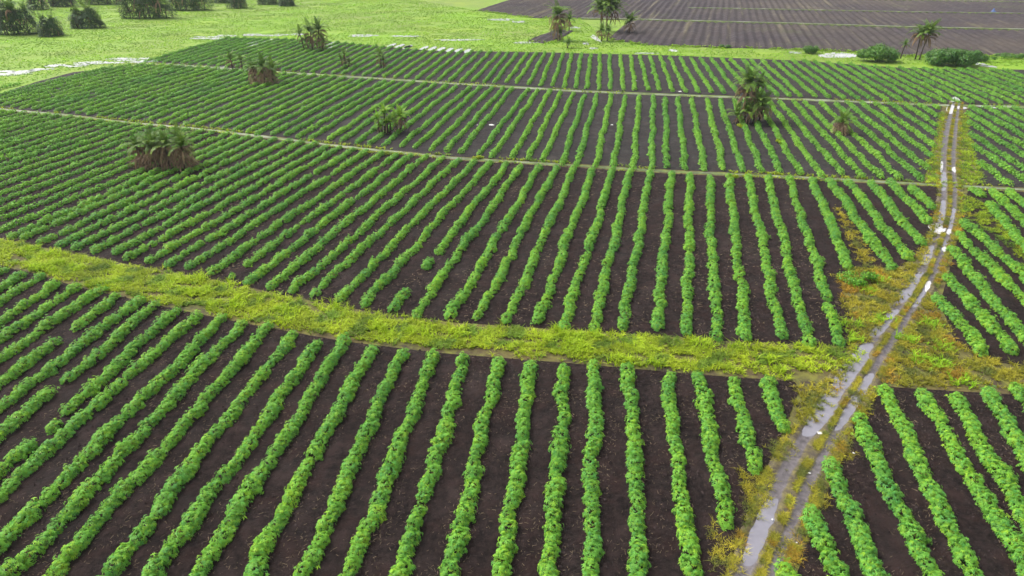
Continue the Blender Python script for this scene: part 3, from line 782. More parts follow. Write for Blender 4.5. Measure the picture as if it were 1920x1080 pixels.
def plant_far(seed, n=70):
    r = rs(seed)
    c, d = dome(r, n, (0.50, 0.80, 0.66))
    c[:, 2] += 0.08
    nrm = norm(d * 0.8 + np.array([0, 0, 0.5]) + r.normal(size=(n, 3)) * 0.35)
    out = norm(d + r.normal(size=(n, 3)) * 0.6)
    ax = norm(out - (out * nrm).sum(1, keepdims=True) * nrm)
    ay = np.cross(nrm, ax)
    L = r.uniform(0.16, 0.26, (n, 1))
    V = np.stack([c - ax * L * 0.5, c - ay * L * 0.42 + nrm * 0.02, c + ax * L - nrm * L * 0.35, c + ay * L * 0.42 + nrm * 0.02], 1)
    Tn = np.repeat((leaf_tints(r, n) ** 0.55)[:, None], 4, 1)
    V[..., 2] = np.maximum(V[..., 2], 0)
    return V.reshape(-1, 3), Tn.reshape(-1, 3)


NEAR_MESH = []
for i in range(14):
    V, F, Tn = plant_near(1000 + i)
    NEAR_MESH.append(mk('plant', V, F, M['crop'], 'mesh', tint=Tn))
FAR_T = [plant_far(1100 + i) for i in range(10)]
FAR_FACES = np.arange(70 * 4).reshape(-1, 4)


def row_points(seg, step, seed, amp=0.17, gaps=(), thin=0.05):
    """plant positions along one row: the line wanders a little, the plants vary in size, some are missing"""
    r = rs(seed)
    a, b = np.array(seg[:2]), np.array(seg[2:])
    L = np.linalg.norm(b - a)
    d = (b - a) / L
    nrm = np.array([d[1], -d[0]])
    n = max(2, int(round(L / step)))
    s = (np.arange(n) + 0.5) / n * L + r.uniform(-0.2, 0.2, n) * step
    fr = (s / L)
    lat = np.zeros(n)
    for wl, k in ((23, 1.0), (9, 0.7), (4.2, 0.45)):
        lat += amp * k * 0.62 * np.sin(s * 2 * math.pi / (wl * r.uniform(0.75, 1.3)) + r.uniform(0, 6.28))
    lat *= np.clip(np.minimum(s, L - s) / 2.0, 0.25, 1)
    lat += r.normal(size=n) * 0.05
    vig = 0.95 + 0.06 * np.sin(s * 2 * math.pi / r.uniform(9, 17) + r.uniform(0, 6.28)) + 0.05 * np.sin(s * 2 * math.pi / r.uniform(3.5, 6) + r.uniform(0, 6.28))
    sc = vig * r.uniform(0.90, 1.08, n)
    weak = r.rand(n) < thin
    sc[weak] *= r.uniform(0.66, 0.85, weak.sum())
    keep = np.ones(n, bool)
    for g0, g1 in gaps:
        keep &= ~((fr > g0) & (fr < g1))
    
    if keep.sum() == 0: keep[0] = True
    P = a + s[:, None] * d + lat[:, None] * nrm
    return P[keep], sc[keep], (math.atan2(-d[0], d[1]) + r.normal(size=n) * 0.22 + math.pi * (r.rand(n) < 0.5))[keep], d


row_count = 0


def make_row(seg, label, group, near, step, seed, gaps=(), thin=0.03, size=1.0):
    global row_count
    row_count += 1
    P, sc, yaw, d = row_points(seg, step, seed, gaps=gaps, thin=thin)
    r = rs(seed + 7)
    sc = sc * size
    near = near or len(P) <= 6                          # a short stub of a row: its few plants are parts
    rz = math.atan2(-d[0], d[1])
    if near:
        root = empty('crop_row', (P[0][0], P[0][1], 0.10))
        for p, s_, y_ in zip(P, sc, yaw):
            place('plant', NEAR_MESH[r.randint(len(NEAR_MESH))], root, (p[0] - P[0][0], p[1] - P[0][1], 0.0), y_, (s_, s_, s_ * r.uniform(0.9, 1.1)))
        o = root
    else:
        base = np.array([P[0][0], P[0][1], 0.10])
        Vs, Ts = [], []
        for p, s_, y_ in zip(P, sc, yaw):
            V, Tn = FAR_T[r.randint(len(FAR_T))]
            c, s2 = math.cos(y_), math.sin(y_)
            X = np.stack([V[:, 0] * c - V[:, 1] * s2, V[:, 0] * s2 + V[:, 1] * c, V[:, 2]], 1) * s_
            X[:, :2] += p - base[:2]
            Vs.append(X); Ts.append(Tn * r.uniform(0.88, 1.12))
        k = len(P)
        F = np.arange(k * 70 * 4).reshape(-1, 4)
        o = mk('crop_row', np.concatenate(Vs), F, M['crop_far'], tint=np.concatenate(Ts))
        o.location = base
    tag(o, label, 'crop row', group)
    return o


NEAR_GAPS = {23: [(0.62, 0.70)], 20: [(0.44, 0.475), (0.36, 0.385)], 21: [(0.50, 0.52)], 28: []}
MID_GAPS = {15: [(0.075, 0.21), (0.235, 0.285)], 22: [(0.03, 0.06), (0.135, 0.16)]}
for i, seg in enumerate(T['NEAR']):
    lab = '%s leafy green crop row left of the muddy track, in the foreground block' % nth(i + 1)
    if i in (20, 23): lab = '%s crop row left of the track in the foreground, broken by a gap' % nth(i + 1)
    make_row(seg, lab, 'crop rows of the foreground block', True, 1.0, 2000 + i, NEAR_GAPS.get(i, ()), thin=0.16 if i in (20, 21, 22) else 0.03, size=0.94)
for i, seg in enumerate(T['NEAR_EAST']):
    make_row(seg, '%s crop row right of the track, counted from its edge in the foreground' % nth(i + 1), 'foreground crop rows right of the track', True, 0.94, 2100 + i)
for i, seg in enumerate(T['MID_RIGHT'][::-1]):
    lab = '%s crop row left of the track bend, in the corner beyond the weeds' % nth(i + 1)
    if i == 0: lab = 'short dull green crop row nearest the track, just below the footpath'
    make_row(seg, lab, 'crop rows in the corner by the track bend', True, 1.0, 2200 + i)
for i, seg in enumerate(T['MID']):
    lab = '%s crop row leftward from the weed triangle, in the block behind the grass verge' % nth(i + 1)
    if i == 15: lab = 'crop row behind the grass verge with a long bare gap near its front'
    make_row(seg, lab, 'crop rows between the grass verge and first footpath', True, 1.24, 2300 + i, MID_GAPS.get(i, ()), thin=0.22 if i == 22 else 0.03, size=0.92)
for i, seg in enumerate(T['MID_LEFT']):
    make_row(seg, '%s crop row leftward from the weed triangle, in the block behind the grass verge' % nth(i + 36), 'crop rows between the grass verge and first footpath', False, 0.86, 2400 + i, size=0.92)
for i, seg in enumerate(T['MID_EAST']):
    make_row(seg, '%s crop row right of the track in the middle block, from the front' % nth(i + 1), 'middle crop rows right of the track', True, 0.98, 2500 + i)
up_all = T['UP_RIGHT'][::-1] + T['UP'] + T['UP_LEFT']
for i, seg in enumerate(up_all):
    make_row(seg, '%s crop row left of the track, in the block between the two footpaths' % nth(i + 1), 'crop rows between the two footpaths', False, 0.92, 2600 + i, size=0.96)
for i, seg in enumerate(T['UP_EAST']):
    make_row(seg, '%s crop row right of the track between the two footpaths, from the front' % nth(i + 1), 'far crop rows right of the track', False, 0.95, 2750 + i)
far_all = T['FAR_RIGHT'][::-1] + T['FAR'] + T['FAR_LEFT']
for i, seg in enumerate(far_all):
    make_row(seg, '%s crop row from the right, in the farthest block below the meadow' % nth(i + 1), 'crop rows of the farthest block', False, 0.92, 2800 + i, size=0.94)

# ------------------------------------------------------------------ grass, weeds and straw
def tufts(P, r, blades, h, w, spread, tint, z0=0.03, curl=0.5):
    """grass tufts: tapering blades leaning outwards from each point (two quads a blade)"""
    n = len(P)
    k = n * blades
    B = np.repeat(P, blades, 0)
    hs = np.repeat(r.uniform(h[0], h[1], n), blades) * r.uniform(0.6, 1.1, k)
    th = r.uniform(0, 2 * math.pi, k)
    ln = r.uniform(0.15, 1.0, k) * spread
    d = np.stack([np.cos(th), np.sin(th)], 1)
    sd = np.stack([-d[:, 1], d[:, 0]], 1)
    b = B + d * (r.rand(k) * 0.06)[:, None]
    m = b + d * (ln * 0.35 * hs)[:, None]
    t = b + d * (ln * (1.0 + curl) * hs)[:, None]
    ww = (w * r.uniform(0.7, 1.3, k))[:, None]
    zz = lambda f: np.full(k, z0) + hs * f
    V = np.empty((k, 6, 3))
    V[:, 0, :2] = b - sd * ww; V[:, 1, :2] = b + sd * ww
    V[:, 2, :2] = m + sd * ww * 0.9; V[:, 3, :2] = m - sd * ww * 0.9
    V[:, 4, :2] = t + sd * ww * 0.15; V[:, 5, :2] = t - sd * ww * 0.15
    V[:, 0:2, 2] = zz(0)[:, None]; V[:, 2:4, 2] = zz(0.65)[:, None]
    V[:, 4:6, 2] = (zz(1.0) - hs * ln * 0.35 * curl)[:, None]
    i = np.arange(k)[:, None] * 6
    F = np.concatenate([i + np.array([[0, 1, 2, 3]]), i + np.array([[3, 2, 4, 5]])])
    Tn = np.repeat(np.repeat(tint, blades, 0) * r.uniform(0.8, 1.2, (k, 1)), 6, 0)
    return V.reshape(-1, 3), F, Tn


def tuft_tint(P, r, seed, warm=0.0):
    v = waves(P[:, 0], P[:, 1], 5.0, seed)
    t = np.ones((len(P), 3)) * (1 + 0.16 * v)[:, None]
    dull = waves(P[:, 0], P[:, 1], 2.8, seed + 1) > 0.55
    t[dull] *= np.array([0.50, 0.62, 1.3])
    if warm:
        hot = waves(P[:, 0], P[:, 1], 4.0, seed + 2) > 1.0 - warm
        t[hot] *= np.array([1.14, 0.82, 1.0])
    return t * r.uniform(0.8, 1.2, (len(P), 1))


# the long verge between the foreground block and the block behind
r = rs(41)
verge_poly = np.vstack([A('B0') + np.array([0, 0.55]), [[27.0, 44.5]], A('B1')[::-1] - np.array([0, 0.45])])
P = scatter(verge_poly, 26, r)
P = P + r.normal(size=P.shape) * 0.32
jit = waves(P[:, 0], P[:, 1], 2.0, 43)
lump = waves(P[:, 0], P[:, 1], 2.6, 44)
P = P[(jit > -0.75)]; lump = waves(P[:, 0], P[:, 1], 2.6, 44)
right_dull = np.clip((P[:, 0] - 4) / 14, 0, 1) * (r.rand(len(P)) + 0.35 * waves(P[:, 0], P[:, 1], 3.0, 48))
P = P[right_dull < 0.80]
tn = tuft_tint(P, r, 45)
V1, F1, T1 = tufts(P, r, 9, (0.14, 0.44), 0.024, 1.3, tn)
tag(mk('verge_grass', V1, F1, M['verge'], tint=T1), 'yellow-green grass verge crossing between the two nearest crop blocks', 'grass', kind='stuff')

# taller bright clumps standing out of the verge
r = rs(46)
k = waves(*scatter(verge_poly, 0.42, rs(46)).T, 6.0, 47)
Pc = scatter(verge_poly, 0.42, rs(46))[k > 0.3]
cl = np.repeat(Pc, 14, 0) + r.normal(size=(len(Pc) * 14, 2)) * 0.35
tn = np.ones((len(cl), 3)) * np.array([1.0, 1.1, 0.9]) * r.uniform(0.85, 1.2, (len(cl), 1))
V1, F1, T1 = tufts(cl, r, 7, (0.40, 0.75), 0.028, 0.9, tn)
tag(mk('verge_grass', V1, F1, M['verge'], tint=T1), 'taller bright clumps rising out of the grass verge', 'grass', kind='stuff')

WEEDS = [('WEED_LEFT', 'ochre and lime weeds in the triangle left of the track', 'weed', 0.40, 20), ('WEED_WEDGE', 'thin wedge of yellowish weeds running between crop rows', 'weed', 0.1, 12),
         ('WEED_RIGHT', 'olive yellow weeds right of the track below its bend', 'weed', 0.05, 18), ('WEED_EAST', 'yellow weed band slanting right from the track', 'verge', 0.1, 14),
         ('WEED_EAST2', 'narrow weeds along the right edge of the track bend', 'weed', 0.1, 14), ('WEED_UL', 'bright yellow weeds left of the far track', 'verge', 0.0, 12),
         ('WEED_UR', 'bright yellow weeds right of the far track', 'verge', 0.0, 12), ('WEED_N1', 'ochre weeds between the verge and the left rut', 'weed', 0.12, 18),
         ('WEED_N2', 'small yellow weed patch at a row end left of track', 'weed', 0.0, 20), ('WEED_N3', 'yellow weed patch nearest the left rut in the foreground', 'weed', 0.0, 24),
         ('WEED_N4', 'ochre weeds at the bottom edge left of the track', 'weed', 0.12, 18), ('WEED_N5', 'olive weeds at a row end right of the track', 'weed', 0.1, 18),
         ('WEED_N6', 'small weed tuft right of the track in the foreground', 'weed', 0.1, 24), ('WEED_N7', 'orange weed tuft right of the track at the bottom', 'weed', 0.9, 24),
         ('WEED_N8', 'weeds beside the right puddle of the track', 'weed', 0.12, 18)]
for i, (k, lab, mt, warm, dens) in enumerate(WEEDS):
    r = rs(60 + i)
    fine = k.startswith('WEED_N') and k != 'WEED_N1'
    P = scatter(A(k), dens * (2.6 if fine else 1.3), r)
    P = P + r.normal(size=P.shape) * 0.22
    P = P[waves(P[:, 0], P[:, 1], 1.6, 80 + i) > -0.7]
    tn = tuft_tint(P, r, 90 + i, warm)
    V1, F1, T1 = tufts(P, r, 8, (0.10, 0.30) if fine else (0.14, 0.38), 0.013 if fine else 0.022, 1.3, tn)
    tag(mk('weeds', V1, F1, M[mt], tint=T1), lab, 'weeds', kind='stuff')

for i, (k, lab, fr) in enumerate((('WEED_RIGHT', 'lime green grass clumps standing in the weeds right of the track', 0.09), ('WEED_LEFT', 'lime green grass clumps in the weed triangle', 0.06), ('WEED_N1', 'lime grass clumps where the verge meets the track', 0.12))):
    r = rs(110 + i)
    Pc = scatter(A(k), fr, r)
    cl = np.repeat(Pc, 22, 0) + r.normal(size=(len(Pc) * 22, 2)) * 0.5
    tn = np.ones((len(cl), 3)) * np.array([0.85, 1.1, 0.9]) * r.uniform(0.85, 1.2, (len(cl), 1))
    V1, F1, T1 = tufts(cl, r, 7, (0.3, 0.6), 0.028, 1.0, tn)
    tag(mk('weeds', V1, F1, M['verge'], tint=T1), lab, 'weeds', kind='stuff')

# grass on the track's middle strip and shoulders
r = rs(120)
Ps = []
for lo, hi, n in ((0.40, 0.74, 6500), (-0.72, -0.30, 2800), (1.28, 1.72, 3000)):
    yy = r.uniform(20.6, 135, n * 2)
    yy = yy[r.rand(len(yy)) < np.where(yy < 62, 1.0, 0.55)]
    tt = r.uniform(lo, hi, len(yy))
    wet_ = ((yy > 35.2) & (yy < 48) & (tt > -0.55) & (tt < 0.56)) | ((yy < 67) & (tt > -0.42) & (tt < 0.47))
    yy, tt = yy[~wet_], tt[~wet_]
    Ps.append(np.stack([np.interp(yy, ys, xl) + tt * (np.interp(yy, ys, xr) - np.interp(yy, ys, xl)), yy], 1))
P = np.concatenate(Ps)
P = P[waves(P[:, 0], P[:, 1], 1.8, 121) > -0.45]
tn = tuft_tint(P, r, 122, 0.15)
V1, F1, T1 = tufts(P, r, 9, (0.07, 0.20), 0.012, 1.6, tn, z0=0.13)
tag(mk('track_grass', V1, F1, M['weed'], tint=T1), 'olive grass strip between and beside the track ruts', 'grass', kind='stuff')

# weeds along the two footpaths
r = rs(130)
for key, n, lab, x0 in (('B2', 1700, 'weeds and grass fringing the nearer footpath', -70), ('B3', 1300, 'weeds and grass fringing the farther footpath', -90)):
    C = resample(T[key], 4000)
    C = C[r.randint(0, 4000, n)]
    P = C + np.stack([r.normal(size=n) * 0.2, np.where(r.rand(n) < 0.5, -1, 1) * r.uniform(0.55, 1.25, n)], 1)
    P = P[waves(P[:, 0], P[:, 1], 7.0, 131) > -0.2]
    tn = tuft_tint(P, r, 132)
    V1, F1, T1 = tufts(P, r, 7, (0.2, 0.45), 0.035, 1.2, tn)
    tag(mk('path_weeds', V1, F1, M['verge'], tint=T1), lab, 'weeds', kind='stuff')

# meadow tufts and coarse herbs
r = rs(140)
field = np.array(T['UPL'] + T['B3'][:1] + T['B4'][:2])
left = np.vstack([[[-118, 120]], A('UPL'), [[-96, 181]], A('B4')[:8], [[96, 178], [160, 172], [160, 187]], A('PLOUGH_NEAR')[::-1], A('PLOUGH_MID')[::-1], [[-70, 395], [-330, 395], [-150, 150]]])
P = scatter(left, 1.5, r)
P = P[(np.abs(P[:, 0]) < P[:, 1] * 0.80 + 12) & ~inside(P, A('PATCH'))]
P = P[waves(P[:, 0], P[:, 1], 14.0, 141) > -0.9]
n = len(P)
tn = np.ones((n, 3)) * (1 + 0.2 * waves(P[:, 0], P[:, 1], 18, 142))[:, None] * r.uniform(0.85, 1.15, (n, 1))
dk = r.rand(n) < 0.12
tn[dk] *= np.array([0.75, 0.85, 1.1])
V1, F1, T1 = tufts(P, r, 6, (0.08, 0.24), 0.085, 2.4, tn, z0=0.0)
tag(mk('meadow_grass', V1, F1, M['meadow'], tint=T1), 'tussocky bright green grass of the meadow behind the crops', 'grass', kind='stuff')

r = rs(145)
eb = np.concatenate([resample(T['PLOUGH_NEAR'], 900), resample(T['PLOUGH_MID'], 260), resample(pt_[[0, 6, 5, 4]], 80)])
P = np.repeat(eb, 2, 0) + r.normal(size=(len(eb) * 2, 2)) * np.array([0.6, 1.3])
P = P[waves(P[:, 0], P[:, 1], 9.0, 146) > -0.3]
tn = np.ones((len(P), 3)) * r.uniform(0.6, 1.1, (len(P), 1))
V1, F1, T1 = tufts(P, r, 6, (0.15, 0.5), 0.07, 1.6, tn, z0=0.1)
tag(mk('edge_grass', V1, F1, M['meadow'], tint=T1), 'ragged grass along the near margin of the ploughed land', 'grass', kind='stuff')

# straw and dead stalks lying between the rows
r = rs(150)


def litter(poly, n, ln, wd, name, lab, z=0.13):
    P = scatter(poly, n, r)
    P = P[waves(P[:, 0], P[:, 1], 3.5, 151) > r.uniform(-0.8, 1.4, len(P))]
    k = len(P)
    th = r.uniform(0, math.pi, k)
    d = np.stack([np.cos(th), np.sin(th)], 1) * (r.uniform(*ln, k) / 2)[:, None]
    s = np.stack([-np.sin(th), np.cos(th)], 1) * wd
    V = np.empty((k, 4, 3))
    V[:, 0, :2] = P - d - s; V[:, 1, :2] = P + d - s; V[:, 2, :2] = P + d + s; V[:, 3, :2] = P - d + s
    zz = z + r.uniform(-0.02, 0.04, k)
    V[:, :2, 2] = zz[:, None]; V[:, 2:, 2] = (zz + r.uniform(-0.02, 0.03, k))[:, None]
    tn = np.repeat(np.ones((k, 3)) * r.uniform(0.2, 1.1, (k, 1)), 4, 0)
    tag(mk(name, V.reshape(-1, 3), np.arange(k * 4).reshape(-1, 4), M['straw'], tint=tn), lab, 'straw', kind='stuff')


sn = T['SOIL']
litter(sn['NEAR'][0] + sn['NEAR'][1][::-1], 22, (0.06, 0.26), 0.008, 'straw_litter', 'bits of dead straw strewn over the foreground soil')
litter(sn['NEAR_EAST'][0] + sn['NEAR_EAST'][1][::-1], 22, (0.06, 0.26), 0.008, 'straw_litter', 'bits of dead straw on the soil right of the track')
litter(sn['MID'][0] + sn['MID'][1][::-1], 9, (0.10, 0.38), 0.014, 'straw_litter', 'bits of dead straw over the soil behind the verge')

def clods(key, per_m2, size, lab):
    poly = sn[key][0] + sn[key][1][::-1]
    P = scatter(poly, per_m2, r)
    P = P[waves(P[:, 0], P[:, 1], 2.2, 161) > r.uniform(-1.2, 1.2, len(P))]
    k = len(P)
    a = r.uniform(0, 6.28, k)[:, None] + np.array([[0, 2.1, 4.2]]) + r.uniform(-0.4, 0.4, (k, 3))
    rad = r.uniform(*size, (k, 1)) * r.uniform(0.7, 1.3, (k, 3))
    V = np.empty((k, 4, 3))
    V[:, :3, 0] = P[:, :1] + np.cos(a) * rad; V[:, :3, 1] = P[:, 1:] + np.sin(a) * rad
    V[:, :3, 2] = 0.07
    V[:, 3, :2] = P + r.normal(size=(k, 2)) * 0.015
    V[:, 3, 2] = 0.10 + rad.mean(1) * r.uniform(0.5, 1.2, k)
    i = np.arange(k)[:, None] * 4
    F = np.concatenate([i + np.array([[0, 1, 3]]), i + np.array([[1, 2, 3]]), i + np.array([[2, 0, 3]])])
    tn = np.repeat(np.ones((k, 3)) * r.uniform(0.6, 1.5, (k, 1)), 4, 0)
    tag(mk('soil_clods', V.reshape(-1, 3), F, M['clod'], tint=tn), lab, 'soil', kind='stuff')


clods('NEAR', 9, (0.05, 0.13), 'clods of earth scattered over the foreground soil')
clods('NEAR_EAST', 9, (0.05, 0.13), 'clods of earth on the soil right of the track')
clods('MID', 4, (0.07, 0.17), 'clods of earth over the soil behind the verge')

# ------------------------------------------------------------------ palms
def frond_mesh(name, seed, elev, droop, length, dead):
    r = rs(seed)
    n = 9
    p = np.zeros((n, 3)); a = R(elev); st = length / (n - 1)
    for i in range(1, n):
        p[i] = p[i - 1] + np.array([math.cos(a), 0, math.sin(a)]) * st
        a -= R(droop) / (n - 1) * (0.6 + 0.9 * i / n)
        a = max(a, R(-88))
    V, F, Tn = [], [], []
    for i in range(n - 1):                                  # rachis
        w0, w1 = 0.035 * (1 - i / n), 0.035 * (1 - (i + 1) / n) + 0.004
        k = len(V)
        V += [p[i] + [0, -w0, 0], p[i] + [0, w0, 0], p[i + 1] + [0, w1, 0], p[i + 1] + [0, -w1, 0]]
        F.append([k, k + 1, k + 2, k + 3]); Tn += [[1.1, 0.95, 0.9]] * 4
    for j in range(30):                                     # leaflets
        f = 0.08 + 0.91 * j / 29
        x = f * (n - 1); i = min(int(x), n - 2)
        q = p[i] + (p[i + 1] - p[i]) * (x - i)
        tg = norm(p[i + 1] - p[i])
        up = np.array([-tg[2], 0, tg[0]])
        L = length * (0.145 if dead else 0.185) * (0.45 + 0.75 * math.sin(math.pi * min(f + 0.12, 1.0) ** 0.8)) * r.uniform(0.85, 1.15)
        for s in (-1, 1):
            if dead: d = norm(tg * 0.8 + np.array([0, s * 0.28, 0]) + np.array([0, 0, -0.75]) + r.normal(size=3) * 0.15)
            else: d = norm(tg * 0.75 + np.array([0, s * 0.85, 0]) + up * 0.25 + np.array([0, 0, -0.20]) + r.normal(size=3) * 0.10)
            wd = norm(np.cross(d, up + np.array([0, 0.01, 0]))) * (0.034 if not dead else 0.034)
            m = q + d * L * 0.45
            e = q + d * L + np.array([0, 0, -L * (0.28 if not dead else 0.2)])
            k = len(V)
            V += [q, m - wd, e, m + wd]
            F.append([k, k + 1, k + 2, k + 3])
            b = r.uniform(0.75, 1.25)
            c = [b, b, b] if r.rand() > 0.2 or dead else [b * 1.5, b * 1.15, b * 0.8]
            Tn += [c] * 4
    return mk(name, np.array(V), np.array(F), M['dead' if dead else 'frond'], 'mesh', tint=np.array(Tn))


M['lime_frond'] = leaf_mat('lime_palm_leaflet', (0.130, 0.290, 0.026), (0.230, 0.400, 0.030), 0.35, 0.5, 0.2)
GREEN = [frond_mesh('frond', 400 + i, el, dr, 2.2, False) for i, (el, dr) in enumerate(((84, 38), (72, 58), (58, 72), (42, 84), (24, 85), (62, 95)))]
LIME = []
for gm in GREEN:
    lm = gm.copy()
    lm.materials.clear()
    lm.materials.append(M['lime_frond'])
    LIME.append(lm)
DEAD = [frond_mesh('dead_frond', 420 + i, el, dr, 2.0, True) for i, (el, dr) in enumerate(((22, 140), (-5, 105), (-35, 60), (38, 170)))]


def trunk_mesh(h, lean, seed, r0=0.16, r1=0.11):
    r = rs(seed)
    nz, ns = 12, 8
    V = []
    for i in range(nz):
        f = i / (nz - 1)
        cx = lean[0] * f ** 1.5; cy = lean[1] * f ** 1.5
        rad = (r0 * (1 - f) + r1 * f) * (1 + 0.35 * math.exp(-f * 9)) * (1.10 if i % 2 else 0.94)
        for j in range(ns):
            a = 2 * math.pi * j / ns
            V.append([cx + math.cos(a) * rad, cy + math.sin(a) * rad, f * h - 0.05])
    F = [[i * ns + j, i * ns + (j + 1) % ns, (i + 1) * ns + (j + 1) % ns, (i + 1) * ns + j] for i in range(nz - 1) for j in range(ns)]
    return mk('trunk', np.array(V), np.array(F), M['trunk'], 'mesh')


def palm(name, loc, label, stems, seed, group=None, skirt=0.55, grow=1.3, thin=1.3, mass=False, lime=False):
    """stems: (dx, dy, height of crown top, lean x, lean y, frond size, green count, dead count)"""
    r = rs(seed)
    root = empty(name, (loc[0], loc[1], 0.03))
    for q, (dx, dy, h, lx, ly, fs, ng, nd) in enumerate(stems):
        fs *= grow
        th = max(0.35, h - 0.80 * fs)
        place('trunk', trunk_mesh(th, (lx, ly), seed + q * 3), root, (dx, dy, 0))
        top = (dx + lx, dy + ly, th - 0.1)
        ng, nd = int(round(ng * thin)), int(round(nd * thin))
        for i in range(ng):
            f = (i + 0.5) / ng
            GS = LIME if lime else GREEN
            m = GS[min(4, int(f * 5))] if r.rand() < 0.8 else GS[5]
            place('frond', m, root, top, sc=fs * r.uniform(0.8, 1.1), rot=(r.uniform(-0.12, 0.12), r.uniform(-0.12, 0.12), i * 2.399 + r.uniform(-0.3, 0.3)))
        for i in range(nd):
            q_ = r.uniform(0, 1) ** 1.3 * skirt
            room = min(1.0, max(0.30, (th * (1 - q_) + 0.15) / (1.55 * fs)))
            place('dead_frond', DEAD[r.randint(len(DEAD))], root, (dx + lx * (1 - q_), dy + ly * (1 - q_), top[2] - q_ * th), sc=fs * room * r.uniform(0.8, 1.05),
                  rot=(r.uniform(-0.1, 0.1), r.uniform(-0.1, 0.1), i * 2.399 + r.uniform(-0.4, 0.4)))
    if mass:
        brown = mass == 'brown'
        hx = max(abs(st[0] + st[3]) for st in stems) + (1.0 if brown else 2.0)
        hh = max(st[2] for st in stems) * (0.74 if brown else 0.92)
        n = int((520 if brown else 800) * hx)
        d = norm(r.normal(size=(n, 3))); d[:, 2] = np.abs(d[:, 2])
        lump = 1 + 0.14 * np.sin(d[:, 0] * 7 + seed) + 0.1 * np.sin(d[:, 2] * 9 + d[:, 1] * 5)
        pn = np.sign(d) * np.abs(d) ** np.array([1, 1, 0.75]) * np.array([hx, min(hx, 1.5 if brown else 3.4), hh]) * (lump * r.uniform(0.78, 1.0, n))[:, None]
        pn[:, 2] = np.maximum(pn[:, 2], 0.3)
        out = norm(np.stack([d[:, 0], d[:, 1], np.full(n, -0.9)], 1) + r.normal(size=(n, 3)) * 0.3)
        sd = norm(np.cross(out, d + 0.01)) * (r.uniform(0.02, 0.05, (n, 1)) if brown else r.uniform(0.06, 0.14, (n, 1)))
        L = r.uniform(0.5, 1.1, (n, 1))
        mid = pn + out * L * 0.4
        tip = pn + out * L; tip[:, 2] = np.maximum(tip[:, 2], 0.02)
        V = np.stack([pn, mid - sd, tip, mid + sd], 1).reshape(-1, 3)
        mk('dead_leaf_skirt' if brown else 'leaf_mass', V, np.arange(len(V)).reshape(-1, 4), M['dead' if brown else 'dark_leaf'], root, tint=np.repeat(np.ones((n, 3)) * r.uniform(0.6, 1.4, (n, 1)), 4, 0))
    tag(root, label, 'palm', group or 'wild palms standing among the fields')
    return root


PT = T['PT']


def at(k, dx=0.0, dy=0.0):
    return (PT[k][0] + dx, PT[k][1] + dy)


H_ = lambda k: PT[k][2]
palm('palm_clump', at('clump_big'), 'wide squat palm clump with a thick brown skirt of dead fronds', [
    (-3.4, 0.2, 4.0, -0.4, 0, 0.85, 13, 22), (-1.4, -0.4, 4.3, 0, 0, 0.9, 14, 26), (0.6, -0.5, 4.4, 0, 0, 0.95, 14, 28), (2.6, -0.5, 4.3, 0.3, 0, 0.9, 14, 28), (-2.2, 1.8, 4.6, 0, 0.2, 0.95, 12, 5), (1.6, 1.7, 4.8, 0, 0.2, 0.95, 12, 5)], 500, skirt=0.6, mass='brown')
palm('palm_clump', at('clump_o'), 'round palm clump hung with tan dead fronds by the far footpath', [
    (-1.6, 0, 4.4, -0.3, 0, 1.1, 11, 14), (0.4, -0.2, 4.9, 0, 0, 1.2, 12, 16), (2.0, 0.1, 4.4, 0.3, 0, 1.1, 10, 14)], 520, mass='brown')
palm('palm_clump', at('pair_440'), 'small pair of palms left of the tan-skirted clump', [(-0.8, 0, 3.4, -0.1, 0, 0.9, 11, 8), (1.4, 0.2, 2.9, 0.1, 0, 0.75, 10, 4)], 530)
palm('palm_clump', at('clump_590'), 'tall dark palm clump at the back edge of the crops', [
    (-0.6, 0, 6.2, 0, 0, 1.35, 12, 16), (1.4, 0.2, 6.9, 0.3, 0, 1.5, 14, 20), (-3.0, 0.2, 5.4, -0.6, 0, 1.1, 12, 3), (-1.6, -0.4, 3.2, -0.3, 0, 1.0, 12, 4), (2.3, -0.2, 3.4, 0.5, 0, 1.1, 6, 12)], 540)
palm('palm_tree', at('thin_650'), 'thin dark palm with bare stems right of the tall dark clump', [(0, 0, 3.9, 0.1, 0, 0.85, 10, 8), (0.8, 0.2, 2.2, 0.2, 0, 0.6, 7, 4), (-0.7, 0.1, 2.6, -0.2, 0, 0.6, 7, 5)], 550)
palm('palm_tree', at('thin_715'), 'small feathery palm just below the flooded furrows', [(0, 0, 4.0, 0, 0, 0.95, 12, 8), (0.5, 0.2, 2.6, 0.2, 0, 0.6, 7, 3)], 555)
palm('palm_clump', at('grp_718'), 'slender lime-crowned palms on thin stems, left of the pair', [
    (-0.9, 0, 3.2, -0.1, 0, 0.62, 12, 5), (0.0, 0.2, 4.3, 0.1, 0, 0.75, 12, 1), (0.5, -0.1, 2.6, 0, 0, 0.62, 12, 2), (0.9, 0.1, 2.6, 0.1, 0, 0.6, 11, 1), (-0.4, -0.2, 1.9, -0.2, 0, 0.5, 9, 3)], 560, lime=True)
palm('palm_tree', at('grp_752'), 'slender palm with a pale hanging skirt beside lime-crowned stems', [(0, 0, 3.5, 0.1, 0, 0.8, 13, 16), (-0.7, 0.1, 3.0, -0.3, 0, 0.6, 10, 1)], 565, lime=True)
palm('palm_tree', at('big_1395'), 'tallest palm among the crop rows, crown over a brown skirt', [(0, 0, 7.9, -0.1, 0, 1.25, 22, 22), (1.0, 0.5, 7.0, 0.8, 0, 1.0, 14, 6)], 570)
